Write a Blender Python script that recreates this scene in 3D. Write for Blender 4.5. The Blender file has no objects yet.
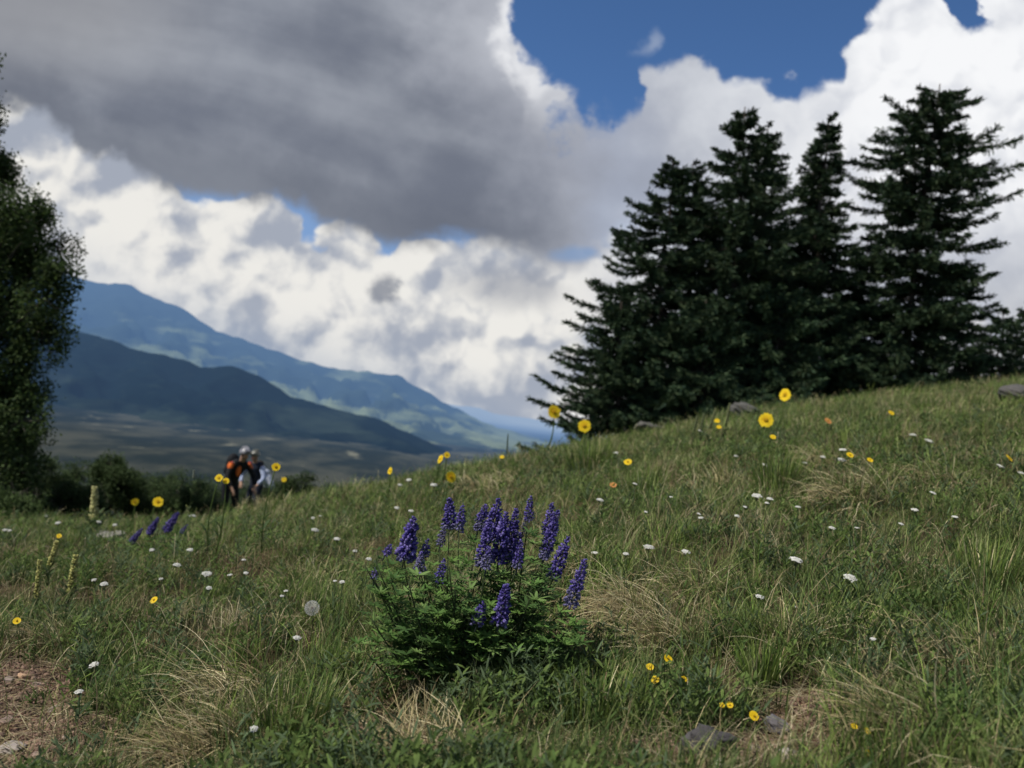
import bpy, bmesh, math, random
import numpy as np
from mathutils import Vector, Matrix
R_ = math.radians
rng = np.random.default_rng(7)
random.seed(7)
scene = bpy.context.scene
COL = scene.collection

# ------------------------------------------------------------------ camera
EYE = 0.70
PITCH, ROLL, FPX = R_(1.87), R_(8.0), 796.0
cR, sR = math.cos(ROLL), math.sin(ROLL)
FW = np.array([0, math.cos(PITCH), math.sin(PITCH)])
RT0 = np.array([1.0, 0, 0]); UP0 = np.array([0, -math.sin(PITCH), math.cos(PITCH)])
RT = cR * RT0 + sR * UP0
UPV = -sR * RT0 + cR * UP0
CAMP = np.array([0, 0, EYE])
def ray(px, py):
    d = FW + RT * (px - 512) / FPX + UPV * (384 - py) / FPX
    return d / d[1]                       # one unit of y per unit of parameter
def at(px, py, Y):
    return CAMP + ray(px, py) * Y
def proj(p):
    q = p - CAMP
    w = q @ FW
    return 512 + FPX * (q @ RT) / w, 384 - FPX * (q @ UPV) / w
cam = bpy.data.objects.new('camera', bpy.data.cameras.new('camera'))
COL.objects.link(cam); scene.camera = cam
cam.matrix_world = Matrix(((RT[0], UPV[0], -FW[0], 0), (RT[1], UPV[1], -FW[1], 0), (RT[2], UPV[2], -FW[2], EYE), (0, 0, 0, 1)))
cam.data.sensor_width = 36; cam.data.lens = 36 * FPX / 1024
cam.data.clip_start = 0.05; cam.data.clip_end = 200000
cam.data.dof.use_dof = True; cam.data.dof.focus_distance = 2.25; cam.data.dof.aperture_fstop = 3.0

# ------------------------------------------------------------------ noise and ground
class SinNoise:
    def __init__(s, seed, scale, n=14, octs=1):
        r = np.random.default_rng(seed)
        s.k = []
        for o in range(octs):
            for i in range(n):
                a = r.uniform(0, 2 * math.pi); f = 2 * math.pi / scale * (2 ** o) * r.uniform(.6, 1.7)
                s.k.append((f * math.cos(a), f * math.sin(a), r.uniform(0, 6.28), (0.55 ** o) * math.sqrt(2 / n)))
    def __call__(s, x, y):
        v = 0
        for kx, ky, ph, am in s.k: v = v + am * np.sin(kx * x + ky * y + ph)
        return v
nb1, nb2, nb3 = SinNoise(1, 2.2), SinNoise(2, .55), SinNoise(3, 9.)
nbf = SinNoise(4, 5200., 14, 3)
def sstep(a, b, x):
    t = np.clip((x - a) / (b - a), 0, 1); return t * t * (3 - 2 * t)
def ground(x, y):
    x = np.asarray(x, float); y = np.asarray(y, float)
    t = np.clip(x / np.maximum(y, 3.0), -1.2, 1.2)
    E = np.interp(t, [-.9, -.617, -.47, -.34, -.22, 0, .3, .45, .635, .9], [-1.1, -.85, -1.02, -1.08, -.68, -.17, .58, .78, .90, 1.15])
    w = (np.clip(y, 0, 13) / 13) ** 1.6
    z = .02 + .17 * np.clip(x, -60, 14) + E * w
    R = np.hypot(x, y)
    att = 1 / (1 + (R / 14) ** 2)
    z = z + (.030 * nb1(x, y) + .014 * nb2(x, y)) * np.clip(R / 3, .4, 1) * att + .05 * nb3(x, y) * np.clip(R / 12, 0, 1) * att
    sl = np.interp(t, [-.1, .25], [.14, .05])
    dy = np.maximum(y - 12.2, 0)
    z = z - sl * (np.sqrt(dy * dy + 1.0) - 1.0)
    z = z - .36 * np.maximum(R - 34, 0)
    far = -650 + 16 * nbf(x, y)
    k = 25.0
    m = np.maximum(z, far)
    return np.where(R > 300, m + k * np.log1p(np.exp(-np.abs(z - far) / k)), z)
def gz(x, y): return float(ground(x, y))
def march(px, py, h, ymin=.9, ymax=40):
    """first point on the pixel's ray whose height above the ground is h"""
    d = ray(px, py); ys = np.concatenate([np.arange(ymin, 6, .01), np.arange(6, ymax, .03)])
    P = CAMP[None] + d[None] * ys[:, None]
    hh = P[:, 2] - ground(P[:, 0], P[:, 1])
    i = np.where(hh <= h)[0]
    if len(i) == 0: i = [int(np.argmin(hh))]
    return P[i[0]]

# ------------------------------------------------------------------ mesh building
class Geo:
    def __init__(s): s.v = []; s.f = []; s.c = []; s.n = 0
    def add(s, v, f, c):
        """v (n,3); f (m,4) with last==-1 for triangles; c (n,3) or (3,)"""
        v = np.asarray(v, np.float32).reshape(-1, 3); f = np.asarray(f, np.int64).reshape(-1, 4)
        c = np.broadcast_to(np.asarray(c, np.float32), (len(v), 3))
        s.v.append(v); s.f.append(np.where(f >= 0, f + s.n, -1)); s.c.append(c); s.n += len(v)
    def build(s, name, mat, parent=None, smooth=True):
        v = np.concatenate(s.v); f = np.concatenate(s.f); c = np.concatenate(s.c)
        me = bpy.data.meshes.new(name)
        if parent is not None:
            v = v - np.array(parent.location, np.float32)
        me.vertices.add(len(v)); me.vertices.foreach_set('co', v.astype(np.float32).ravel())
        tri = f[:, 3] < 0
        tot = np.where(tri, 3, 4); st = np.concatenate([[0], np.cumsum(tot)[:-1]])
        idx = f.ravel(); idx = idx[idx >= 0]
        me.loops.add(len(idx)); me.loops.foreach_set('vertex_index', idx.astype(np.int32))
        me.polygons.add(len(f)); me.polygons.foreach_set('loop_start', st.astype(np.int32))
        if smooth: me.polygons.foreach_set('use_smooth', np.ones(len(f), bool))
        at_ = me.attributes.new('tint', 'FLOAT_COLOR', 'POINT')
        at_.data.foreach_set('color', np.concatenate([c, np.ones((len(c), 1), np.float32)], 1).astype(np.float32).ravel())
        me.update(calc_edges=True)
        me.materials.append(mat)
        o = bpy.data.objects.new(name, me); COL.objects.link(o)
        if parent is not None: o.parent = parent
        return o
def A(v, n): return np.broadcast_to(np.asarray(v, float), (n,)).copy()
PROF_BLADE = lambda s: np.clip(1.0 - s ** 2.2, .06, 1) * (0.75 + .25 * np.sin(np.pi * s))
PROF_LEAF = lambda s: np.clip(np.sin(np.pi * np.clip(s * .93 + .05, 0, 1)) ** .8, .06, 1)
def ribbons(g, base, az, th0, kap, L, W, col, K=4, prof=PROF_BLADE, roll=0., tipcol=None, clampz=False, azk=0.):
    n = len(base); az = A(az, n); th0 = A(th0, n); kap = A(kap, n); L = A(L, n); W = A(W, n); roll = A(roll, n); azk = A(azk, n)
    col = np.broadcast_to(np.asarray(col, float), (n, 3)); tip = col if tipcol is None else np.broadcast_to(np.asarray(tipcol, float), (n, 3))
    p = np.array(base, float); V = np.zeros((n, K + 1, 2, 3)); C = np.zeros((n, K + 1, 2, 3))
    for k in range(K + 1):
        s = k / K; th = th0 + kap * s; a = az + azk * s
        h = np.stack([np.cos(a), np.sin(a), np.zeros(n)], 1)
        T = np.sin(th)[:, None] * h + np.cos(th)[:, None] * np.array([0, 0, 1.])
        side = np.stack([-np.sin(a), np.cos(a), np.zeros(n)], 1)
        N = np.cross(T, side)
        sd = np.cos(roll)[:, None] * side + np.sin(roll)[:, None] * N
        w = (W * prof(np.array(s)) / 2)[:, None]
        q = p.copy()
        if clampz: q[:, 2] = np.maximum(q[:, 2], ground(q[:, 0], q[:, 1]) + .004)
        V[:, k, 0] = q - sd * w; V[:, k, 1] = q + sd * w
        C[:, k, 0] = C[:, k, 1] = col * (1 - s) + tip * s
        p = p + T * (L / K)[:, None]
    b = np.arange(n)[:, None] * (2 * (K + 1)); k2 = np.arange(K)[None] * 2
    F = np.stack([b + k2, b + k2 + 1, b + k2 + 3, b + k2 + 2], -1).reshape(-1, 4)
    g.add(V.reshape(-1, 3), F, C.reshape(-1, 3))
def tube(g, pts, rad, col, n=6, cap=True):
    pts = np.asarray(pts, float); m = len(pts); rad = A(rad, m) if np.ndim(rad) == 0 else np.asarray(rad, float)
    T = np.gradient(pts, axis=0); T /= np.linalg.norm(T, axis=1)[:, None] + 1e-9
    ref = np.array([0, 0, 1.]) if abs(T[0][2]) < .9 else np.array([1., 0, 0])
    a = np.linspace(0, 2 * np.pi, n, endpoint=False); V = []
    for i in range(m):
        u = np.cross(T[i], ref); u /= np.linalg.norm(u) + 1e-9; w = np.cross(T[i], u)
        V.append(pts[i] + rad[i] * (np.cos(a)[:, None] * u + np.sin(a)[:, None] * w))
    V = np.concatenate(V + ([pts[:1], pts[-1:]] if cap else []))
    F = [(i * n + j, i * n + (j + 1) % n, (i + 1) * n + (j + 1) % n, (i + 1) * n + j) for i in range(m - 1) for j in range(n)]
    if cap:
        F += [(m * n, (j + 1) % n, j, -1) for j in range(n)] + [(m * n + 1, (m - 1) * n + j, (m - 1) * n + (j + 1) % n, -1) for j in range(n)]
    g.add(V, F, col)
_ico = {}
def ico(sub):
    if sub not in _ico:
        b = bmesh.new(); bmesh.ops.create_icosphere(b, subdivisions=sub, radius=1)
        _ico[sub] = (np.array([v.co[:] for v in b.verts]), np.array([[v.index for v in f.verts] + [-1] for f in b.faces])); b.free()
    return _ico[sub]
def blobs(g, cen, scl, col, sub=1, axis=None):
    """many small ellipsoids; scl (n,3); axis (n,3) turns the z axis"""
    v, f = ico(sub); n = len(cen); cen = np.asarray(cen, float); scl = np.broadcast_to(np.asarray(scl, float), (n, 3))
    V = v[None] * scl[:, None]
    if axis is not None:
        z = axis / (np.linalg.norm(axis, axis=1)[:, None] + 1e-9)
        ref = np.where(np.abs(z[:, 2:3]) < .9, np.array([[0, 0, 1.]]), np.array([[1., 0, 0]]))
        x = np.cross(ref, z); x /= np.linalg.norm(x, axis=1)[:, None]; y = np.cross(z, x)
        V = V[..., 0:1] * x[:, None] + V[..., 1:2] * y[:, None] + V[..., 2:3] * z[:, None]
    V = V + cen[:, None]
    F = np.repeat(f[None], n, 0); off = (np.arange(n) * len(v))[:, None, None]
    F = np.where(F >= 0, F + off, -1)
    c = np.repeat(np.broadcast_to(np.asarray(col, float), (n, 3)), len(v), 0)
    g.add(V.reshape(-1, 3), F.reshape(-1, 4), c)

def tag(o, label=None, cat=None, group=None, kind=None):
    if label: o['label'] = label
    if cat: o['category'] = cat
    if group: o['group'] = group
    if kind: o['kind'] = kind
    return o
def thing(name, loc, label, cat, group=None):
    o = bpy.data.objects.new(name, None); COL.objects.link(o); o.location = tuple(float(c) for c in loc)
    o.empty_display_size = .1
    return tag(o, label, cat, group)

# ------------------------------------------------------------------ node expressions
class X:
    """a float socket with operators"""
    tree = None
    def __init__(s, sock): s.s = sock
    @staticmethod
    def w(v): return v if isinstance(v, X) else float(v)
    @staticmethod
    def m(op, *a, clamp=False):
        n = X.tree.nodes.new('ShaderNodeMath'); n.operation = op; n.use_clamp = clamp
        for i, v in enumerate(a):
            if isinstance(v, X): X.tree.links.new(v.s, n.inputs[i])
            else: n.inputs[i].default_value = float(v)
        return X(n.outputs[0])
    def __add__(s, o): return X.m('ADD', s, o)
    __radd__ = __add__
    def __sub__(s, o): return X.m('SUBTRACT', s, o)
    def __rsub__(s, o): return X.m('SUBTRACT', o, s)
    def __mul__(s, o): return X.m('MULTIPLY', s, o)
    __rmul__ = __mul__
    def __truediv__(s, o): return X.m('DIVIDE', s, o)
def xmax(a, b): return X.m('MAXIMUM', a, b)
def xmin(a, b): return X.m('MINIMUM', a, b)
def xstep(a, b, v):
    n = X.tree.nodes.new('ShaderNodeMapRange'); n.interpolation_type = 'SMOOTHSTEP'
    X.tree.links.new(v.s, n.inputs['Value'])
    for k, val in (('From Min', a), ('From Max', b)):
        if isinstance(val, X): X.tree.links.new(val.s, n.inputs[k])
        else: n.inputs[k].default_value = val
    return X(n.outputs[0])
def xnoise(x, y, z, scale, detail=4, rough=.5, dist=0., w=None):
    c = X.tree.nodes.new('ShaderNodeCombineXYZ')
    for i, v in enumerate((x, y, z)):
        if isinstance(v, X): X.tree.links.new(v.s, c.inputs[i])
        else: c.inputs[i].default_value = v
    n = X.tree.nodes.new('ShaderNodeTexNoise'); n.inputs['Scale'].default_value = scale
    n.inputs['Detail'].default_value = detail; n.inputs['Roughness'].default_value = rough; n.inputs['Distortion'].default_value = dist
    X.tree.links.new(c.outputs[0], n.inputs['Vector'])
    return X(n.outputs['Fac'])
def xvor(x, y, scale, smooth=.6):
    c = X.tree.nodes.new('ShaderNodeCombineXYZ'); X.tree.links.new(x.s, c.inputs[0]); X.tree.links.new(y.s, c.inputs[1])
    n = X.tree.nodes.new('ShaderNodeTexVoronoi'); n.voronoi_dimensions = '2D'; n.feature = 'SMOOTH_F1'
    n.inputs['Scale'].default_value = scale; n.inputs['Smoothness'].default_value = smooth; n.inputs['Detail'].default_value = 0
    X.tree.links.new(c.outputs[0], n.inputs['Vector']); return X(n.outputs['Distance'])
def xcurve(v, pts, lo, hi, ylo, yhi):
    """piecewise-linear map of v through pts"""
    n = X.tree.nodes.new('ShaderNodeFloatCurve'); c = n.mapping.curves[0]
    q = [((a - lo) / (hi - lo), (b - ylo) / (yhi - ylo)) for a, b in pts]
    c.points[0].location = q[0]; c.points[-1].location = q[-1]
    for a in q[1:-1]: c.points.new(*a)
    for p in c.points: p.handle_type = 'VECTOR'
    n.mapping.use_clip = False
    n.mapping.update()
    X.tree.links.new(((v - lo) / (hi - lo)).s, n.inputs['Value'])
    return X(n.outputs[0]) * (yhi - ylo) + ylo
def xmix(f, a, b):
    """colour mix; a, b sockets or 3-tuples"""
    n = X.tree.nodes.new('ShaderNodeMix'); n.data_type = 'RGBA'; n.clamp_factor = True
    if isinstance(f, X): X.tree.links.new(f.s, n.inputs[0])
    else: n.inputs[0].default_value = f
    for i, v in ((6, a), (7, b)):
        if isinstance(v, (tuple, list)): n.inputs[i].default_value = (*v[:3], 1)
        else: X.tree.links.new(v, n.inputs[i])
    return n.outputs[2]
def srgb(r, g, b):
    f = lambda c: (c / 255 / 12.92) if c / 255 <= .04045 else ((c / 255 + .055) / 1.055) ** 2.4
    return (f(r), f(g), f(b))
# ------------------------------------------------------------------ sky and sun
SUN_EL, SUN_AZ = R_(52), R_(-112)          # azimuth measured from +Y towards +X
world = bpy.data.worlds.new('World'); scene.world = world; world.use_nodes = True
nt = world.node_tree; nt.nodes.clear(); X.tree = nt
sky = nt.nodes.new('ShaderNodeTexSky'); sky.sky_type = 'NISHITA'; sky.sun_disc = False
sky.sun_elevation = SUN_EL; sky.sun_rotation = SUN_AZ; sky.altitude = 3300; sky.air_density = 1.0; sky.dust_density = .6; sky.ozone_density = 2.0
tc = nt.nodes.new('ShaderNodeTexCoord'); sp = nt.nodes.new('ShaderNodeSeparateXYZ'); nt.links.new(tc.outputs['Generated'], sp.inputs[0])
dx, dy, dz = (X(sp.outputs[i]) for i in range(3))
yc = xmax(dy, .12); u = dx / yc; v = dz / yc
# fixed directions on the sky; the numbers are units of 1/796 radian near due north (+Y)
vp = v - math.tan(PITCH)
PX = u * (cR * FPX) + vp * (sR * FPX) + 512.0
PY = u * (sR * FPX) - vp * (cR * FPX) + 384.0
x_ = PX / 100; y_ = PY / 100
N1 = xnoise(x_, y_, 3.1, .9, 8, .55) - .5         # large
wx = x_ + (xnoise(x_, y_, 3.3, 2.2, 3, .5) - .5) * .5; wy = y_ + (xnoise(x_, y_, 9.3, 2.2, 3, .5) - .5) * .5
N2 = xnoise(wx, wy, 7.7, 1.5, 7, .5) - .5        # puffs
N2b = xnoise(wx - .10, wy - .16, 7.7, 1.5, 7, .5) - .5  # the same puffs a step nearer the sun: relief
N3 = xnoise(x_ * .26 + y_ * .09, y_ * .95 - x_ * .33, 1.3, 1.0, 5, .5, .3) - .5    # streaks along the cloud base
def puffs(ax, ay):
    return -.62 * xvor(ax, ay, 1.15, .8) - .26 * xvor(ax + 3.7, ay - 1.3, 2.7, .8) - .08 * xvor(ax - 7.1, ay + 5.2, 6.2)
V0 = puffs(wx, wy); V1 = puffs(wx - .07, wy - .12); N6 = xnoise(x_, y_, 4.4, 2.2, 9, .66) - .5
relV = (V0 - V1) * 2.2; V0 = V0 + .42
N4 = xnoise(x_, y_, 12.2, .8, 3, .5) - .5
PW = PX + N1 * 110 + N2 * 90
def cur(pts): return xcurve(PW, pts, -400, 1400, -400, 800)
toR = xstep(545, 640, PX)
bB = cur([(-400, -350), (440, -350), (500, -30), (522, 50), (550, 100), (590, 122), (612, 132), (628, 122), (640, 80), (688, 52), (712, 66), (735, 84), (770, 78), (800, 92), (838, 84), (852, 46), (872, 14), (895, -40), (940, -50), (956, 2), (975, 26), (992, 14), (1010, -60), (1100, -200), (1400, -100)])
blue_up = xstep(-7, 9, bB - PY + N1 * 50 + N2 * 60 - V0 * 60 + N6 * 30) * toR + (1.0 - toR) * xstep(-34, 20, bB - PY + N1 * 80 + N2 * 150 + N6 * 110)
bD = cur([(-400, -90), (0, 108), (60, 132), (110, 168), (190, 186), (235, 188), (330, 222), (400, 243), (470, 248), (540, 262), (600, 262), (650, 210), (700, 150), (800, 100), (1400, 0)])
bC = cur([(-400, -100), (0, 20), (120, 100), (150, 168), (190, 190), (215, 204), (250, 204), (285, 216), (300, 238), (318, 243), (345, 232), (375, 240), (392, 258), (403, 264), (414, 250), (500, 240), (600, 250), (1400, 0)])
dark = xstep(-11, 12, bD - PY + N1 * 70 + N3 * 60)
cum = xstep(-4, 5, PY - bC + V0 * 60 + N2 * 50 + N6 * 16)
# cumulus colour
rel = (N2 - N2b) * 2.6
lit = xstep(-.56, .56, relV * 1.4 + rel * .7 + V0 * .8 + N1 * 2.4 + N4 * 1.5 + N6 * 1.3)
c_cum = xmix(lit, srgb(163, 170, 184), srgb(237, 235, 230))
low = xstep(-30, 95, PY - cur([(-400, 60), (0, 200), (100, 240), (300, 320), (500, 385), (700, 430), (1400, 560)]))
c_cum = xmix(xstep(.5, -.1, toR) * 0.0, c_cum, srgb(200, 200, 200))
strat = xstep(-.12, .16, N3 + N1 * .4)
c_low = xmix(strat, srgb(140, 157, 182), srgb(214, 216, 220))
c_cum = xmix(low * .75, c_cum, c_low)
blob = xstep(1.25, .55, X.m('POWER', X.m('POWER', (PW - 405) / 24, 2) + X.m('POWER', (PY - 290) / 19, 2), .5) + N2 * 2.6 + N6 * 1.2)
c_cum = xmix(blob * .8, c_cum, srgb(120, 127, 142))
blob2 = xstep(1.5, .3, X.m('POWER', X.m('POWER', (PW - 520) / 60, 2) + X.m('POWER', (PY - 285) / 24, 2), .5) + N2 * 1.6)
c_cum = xmix(blob2 * .6, c_cum, srgb(138, 144, 158))
# grey deck: darker towards its base
c_dark = xmix(xstep(-.24, .26, N3 + N1 * .5 + N2 * .22), srgb(112, 118, 132), srgb(158, 163, 173))
c_dark = xmix(xstep(260, 60, PX) * xstep(120, 0, PY) * .65, c_dark, srgb(158, 159, 163))
c_dark = xmix(xstep(-75, -15, PY - bD) * .55, c_dark, srgb(100, 106, 119))
c_dark = xmix(xstep(400, 650, PX - (PY - 100) * .25 + N1 * 260) * .85, c_dark, srgb(176, 180, 192))
c_dark = xmix(xstep(150, 30, PY) * xstep(400, 520, PW) * .6, c_dark, srgb(196, 199, 207))
# right hand cloud bank: pale grey turning white to the upper right
c_right = xmix(xstep(-.20, .24, N1 + N2 * .35 + N3 * .4), srgb(160, 166, 180), srgb(202, 206, 214))
wht = xstep(640, 900, PX) * xstep(420, 200, PY + (PX - 900) * -.1)
c_right = xmix(wht * xstep(330, 150, PY + N1 * 90), c_right, xmix(xstep(-.55, .25, rel * .6 + relV * .9 + N1), srgb(216, 219, 226), srgb(247, 248, 250)))
rim = xstep(95, 5, PY - bB + N2 * 160 - V0 * 90) * xstep(418, 462, PW) * xstep(590, 520, PW) * xstep(150, 60, PY) * xstep(-.30, .02, V0 + N2)
# combine
base = sky.outputs[0]
mul = nt.nodes.new('ShaderNodeMix'); mul.data_type = 'RGBA'; mul.blend_type = 'MULTIPLY'; mul.inputs[0].default_value = 1
SKYS = .105
nt.links.new(base, mul.inputs[6]); mul.inputs[7].default_value = (SKYS * .74, SKYS * 1.0, SKYS * 1.22, 1)
bluec = mul.outputs[2]
gapblue = xmix(xstep(60, 200, PY) * .45, bluec, srgb(150, 172, 205))
body = xmix(cum, gapblue, c_cum)
toright = xstep(530, 690, PX + N1 * 90 + (PY - 180) * -.12)
body = xmix(toright * xstep(430, 250, PY + N1 * 80), body, c_right)
body = xmix(dark * xstep(720, 560, PX + N1 * 160), body, c_dark)
body = xmix(rim * .95, body, srgb(236, 237, 240))
# small blue hole left of the spruces and a thin wisp in the blue
hole = xstep(1.3, .3, X.m('POWER', X.m('POWER', (PW - 588) / 32, 2) + X.m('POWER', (PY - 253) / 11, 2), .5) + N2 * 1.6)
body = xmix(hole * .6, body, srgb(120, 155, 200))
body = xmix(blue_up, body, bluec)
wisp = xstep(1.2, .1, X.m('POWER', X.m('POWER', (PW - 643) / 13, 2) + X.m('POWER', (PY - 38) / 15, 2), .5) + N2 * 2.2)
body = xmix(wisp * .4, body, srgb(190, 200, 215))
# everything outside the part of sky the view can reach: broken cloud
N5 = xnoise(dx, dy, dz * 2.0, 2.2, 6, .55)
gen = xmix(xstep(.44, .56, N5), bluec, xmix(xstep(.4, .65, xnoise(dx, dy, dz, 4.0, 5, .5)), srgb(140, 144, 152), srgb(214, 216, 220)))
inview = xstep(.12, .32, dy) * xstep(-.05, .02, dz + .12)
full = xmix(inview, gen, body)
bg = nt.nodes.new('ShaderNodeBackground'); nt.links.new(full, bg.inputs[0]); bg.inputs[1].default_value = 1.0
out = nt.nodes.new('ShaderNodeOutputWorld'); nt.links.new(bg.outputs[0], out.inputs[0])
world.cycles.sampling_method = 'MANUAL'; world.cycles.sample_map_resolution = 512
sl = bpy.data.lights.new('sun', 'SUN'); sl.energy = 5.0; sl.angle = R_(1.2); sl.color = (1, .95, .87)
sun = bpy.data.objects.new('sun', sl); COL.objects.link(sun)
sdir = Vector((math.sin(SUN_AZ) * math.cos(SUN_EL), math.cos(SUN_AZ) * math.cos(SUN_EL), math.sin(SUN_EL)))
sun.rotation_euler = sdir.to_track_quat('Z', 'Y').to_euler(); sun.location = (0, 0, 30)
scene.view_settings.view_transform = 'Standard'; scene.view_settings.look = 'None'; scene.view_settings.exposure = 0
scene.render.film_transparent = False
scene.cycles.max_bounces = 6; scene.cycles.diffuse_bounces = 2; scene.cycles.glossy_bounces = 1
scene.cycles.transmission_bounces = 3; scene.cycles.transparent_max_bounces = 4
scene.cycles.sample_clamp_indirect = 4

# ------------------------------------------------------------------ materials
def newmat(name):
    m = bpy.data.materials.new(name); m.use_nodes = True; m.node_tree.nodes.clear(); X.tree = m.node_tree
    o = m.node_tree.nodes.new('ShaderNodeOutputMaterial'); return m, m.node_tree, o
def tint_mat(name, trans=.3, rough=.6, spec=.25, vary=.0, vscale=40):
    """surface coloured by the mesh's own tint; part of the light passes through"""
    m, t, o = newmat(name)
    a = t.nodes.new('ShaderNodeAttribute'); a.attribute_name = 'tint'
    col = a.outputs['Color']
    if vary:
        g = t.nodes.new('ShaderNodeTexCoord'); s = t.nodes.new('ShaderNodeSeparateXYZ'); t.links.new(g.outputs['Object'], s.inputs[0])
        f = xnoise(X(s.outputs[0]), X(s.outputs[1]), X(s.outputs[2]), vscale, 4, .6)
        h = t.nodes.new('ShaderNodeHueSaturation'); t.links.new(col, h.inputs['Color'])
        t.links.new((1.0 + (f - .5) * (2 * vary)).s, h.inputs['Value']); col = h.outputs[0]
    p = t.nodes.new('ShaderNodeBsdfPrincipled'); p.inputs['Roughness'].default_value = rough; p.inputs['Specular IOR Level'].default_value = spec
    t.links.new(col, p.inputs['Base Color'])
    if name in ('rock', 'bark'):
        g2 = xnoise(X(s.outputs[0]), X(s.outputs[1]), X(s.outputs[2]), 70, 6, .7); bp = t.nodes.new('ShaderNodeBump'); bp.inputs['Strength'].default_value = .8; bp.inputs['Distance'].default_value = .008
        t.links.new(g2.s, bp.inputs['Height']); t.links.new(bp.outputs[0], p.inputs['Normal'])
    if trans:
        tr = t.nodes.new('ShaderNodeBsdfTranslucent'); t.links.new(col, tr.inputs[0])
        mx = t.nodes.new('ShaderNodeMixShader'); mx.inputs[0].default_value = trans
        t.links.new(p.outputs[0], mx.inputs[1]); t.links.new(tr.outputs[0], mx.inputs[2]); t.links.new(mx.outputs[0], o.inputs[0])
    else: t.links.new(p.outputs[0], o.inputs[0])
    return m
M_GRASS = tint_mat('grass blades', .2, .8, .06)
M_LEAF = tint_mat('leaves', .35, .7, .12, .25, 60)
M_NEEDLE = tint_mat('needles', .05, .7, .15)
M_PETAL = tint_mat('petals', .3, .6, .2, .12, 300)
M_BARK = tint_mat('bark', 0, .9, .1, .5, 12)
M_ROCK = tint_mat('rock', 0, .85, .2, .45, 24)
M_CLOTH = tint_mat('cloth', 0, .85, .1, .2, 14)
M_SKIN = tint_mat('skin', 0, .5, .3, .06, 20)
M_SHELL = tint_mat('shell', 0, .35, .4, .05, 20)

# ground: soil and litter close by, forest and meadow further down the valley
def ground_material():
    m, t, o = newmat('ground')
    g = t.nodes.new('ShaderNodeNewGeometry'); s = t.nodes.new('ShaderNodeSeparateXYZ'); t.links.new(g.outputs['Position'], s.inputs[0])
    x, y, z = (X(s.outputs[i]) for i in range(3))
    a = t.nodes.new('ShaderNodeAttribute'); a.attribute_name = 'tint'
    f1 = xnoise(x, y, z, 9, 8, .65); f2 = xnoise(x, y, z, 60, 6, .7)
    c = xmix(xstep(.3, .7, f1), srgb(42, 34, 24), srgb(84, 70, 50))
    c = xmix(xstep(.45, .7, f2) * .5, c, srgb(116, 100, 76))
    soil = xmix(xstep(.35, .65, f1), srgb(74, 50, 38), srgb(110, 80, 62))
    sep = t.nodes.new('ShaderNodeSeparateColor'); t.links.new(a.outputs['Color'], sep.inputs[0])
    c = xmix(X(sep.outputs[0]), c, soil)
    # green the sheet where blades thin out with distance
    far = X(sep.outputs[1])
    c = xmix(far, c, xmix(xstep(.35, .65, xnoise(x, y, z, 1.2, 8, .7)), srgb(52, 60, 34), srgb(92, 96, 58)))
    # valley
    xs, ys = x / 1000, y / 1000
    v1 = xnoise(xs, ys * .5, 0., 1.3, 8, .62); v2 = xnoise(xs, ys * .5, 5., 3.0, 6, .6)
    vc = xmix(xstep(.42, .6, v1), (.008, .014, .011), (.050, .052, .036))
    vc = xmix(xstep(.60, .70, v2) * xstep(3.5, 6, ys), vc, (.15, .145, .10))
    c = xmix(X(sep.outputs[2]), c, vc)
    p = t.nodes.new('ShaderNodeBsdfPrincipled'); p.inputs['Roughness'].default_value = .95; p.inputs['Specular IOR Level'].default_value = .1
    t.links.new(c, p.inputs['Base Color'])
    bp = t.nodes.new('ShaderNodeBump'); bp.inputs['Strength'].default_value = .7; bp.inputs['Distance'].default_value = .02
    t.links.new(f2.s, bp.inputs['Height']); t.links.new(bp.outputs[0], p.inputs['Normal'])
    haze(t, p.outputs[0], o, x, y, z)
    return m
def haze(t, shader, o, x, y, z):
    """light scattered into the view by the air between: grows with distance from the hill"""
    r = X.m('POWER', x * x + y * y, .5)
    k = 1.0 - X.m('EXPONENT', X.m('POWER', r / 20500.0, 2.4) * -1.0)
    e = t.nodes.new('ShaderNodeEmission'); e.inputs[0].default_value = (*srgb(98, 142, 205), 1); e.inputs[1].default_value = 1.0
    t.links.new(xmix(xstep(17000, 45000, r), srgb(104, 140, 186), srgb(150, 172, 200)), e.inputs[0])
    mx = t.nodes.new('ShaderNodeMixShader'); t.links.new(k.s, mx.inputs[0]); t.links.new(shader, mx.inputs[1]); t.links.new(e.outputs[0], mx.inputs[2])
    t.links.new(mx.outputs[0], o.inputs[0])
def mountain_material(name, forest_shade, meadow, lo, hi, sc):  # meadow: meadow colour, for the far range with painted sunlight in it
    m, t, o = newmat(name)
    g = t.nodes.new('ShaderNodeNewGeometry'); s = t.nodes.new('ShaderNodeSeparateXYZ'); t.links.new(g.outputs['Position'], s.inputs[0])
    x, y, z = (X(s.outputs[i]) for i in range(3)); xs, ys, zs = x / 1000, y / 1000, z / 1000
    f = xnoise(xs * .55, ys * .6, zs * 2.2, sc, 7, .55)
    c = xmix(xstep(lo, hi, f - (z + 200) / 9000), forest_shade, meadow)
    c = xmix(xstep(.5, .8, xnoise(xs, ys, zs * 3, sc * 5, 5, .6)) * .4, c, (.02, .03, .02))
    p = t.nodes.new('ShaderNodeBsdfDiffuse'); t.links.new(c, p.inputs[0])
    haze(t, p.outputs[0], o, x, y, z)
    return m
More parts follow.
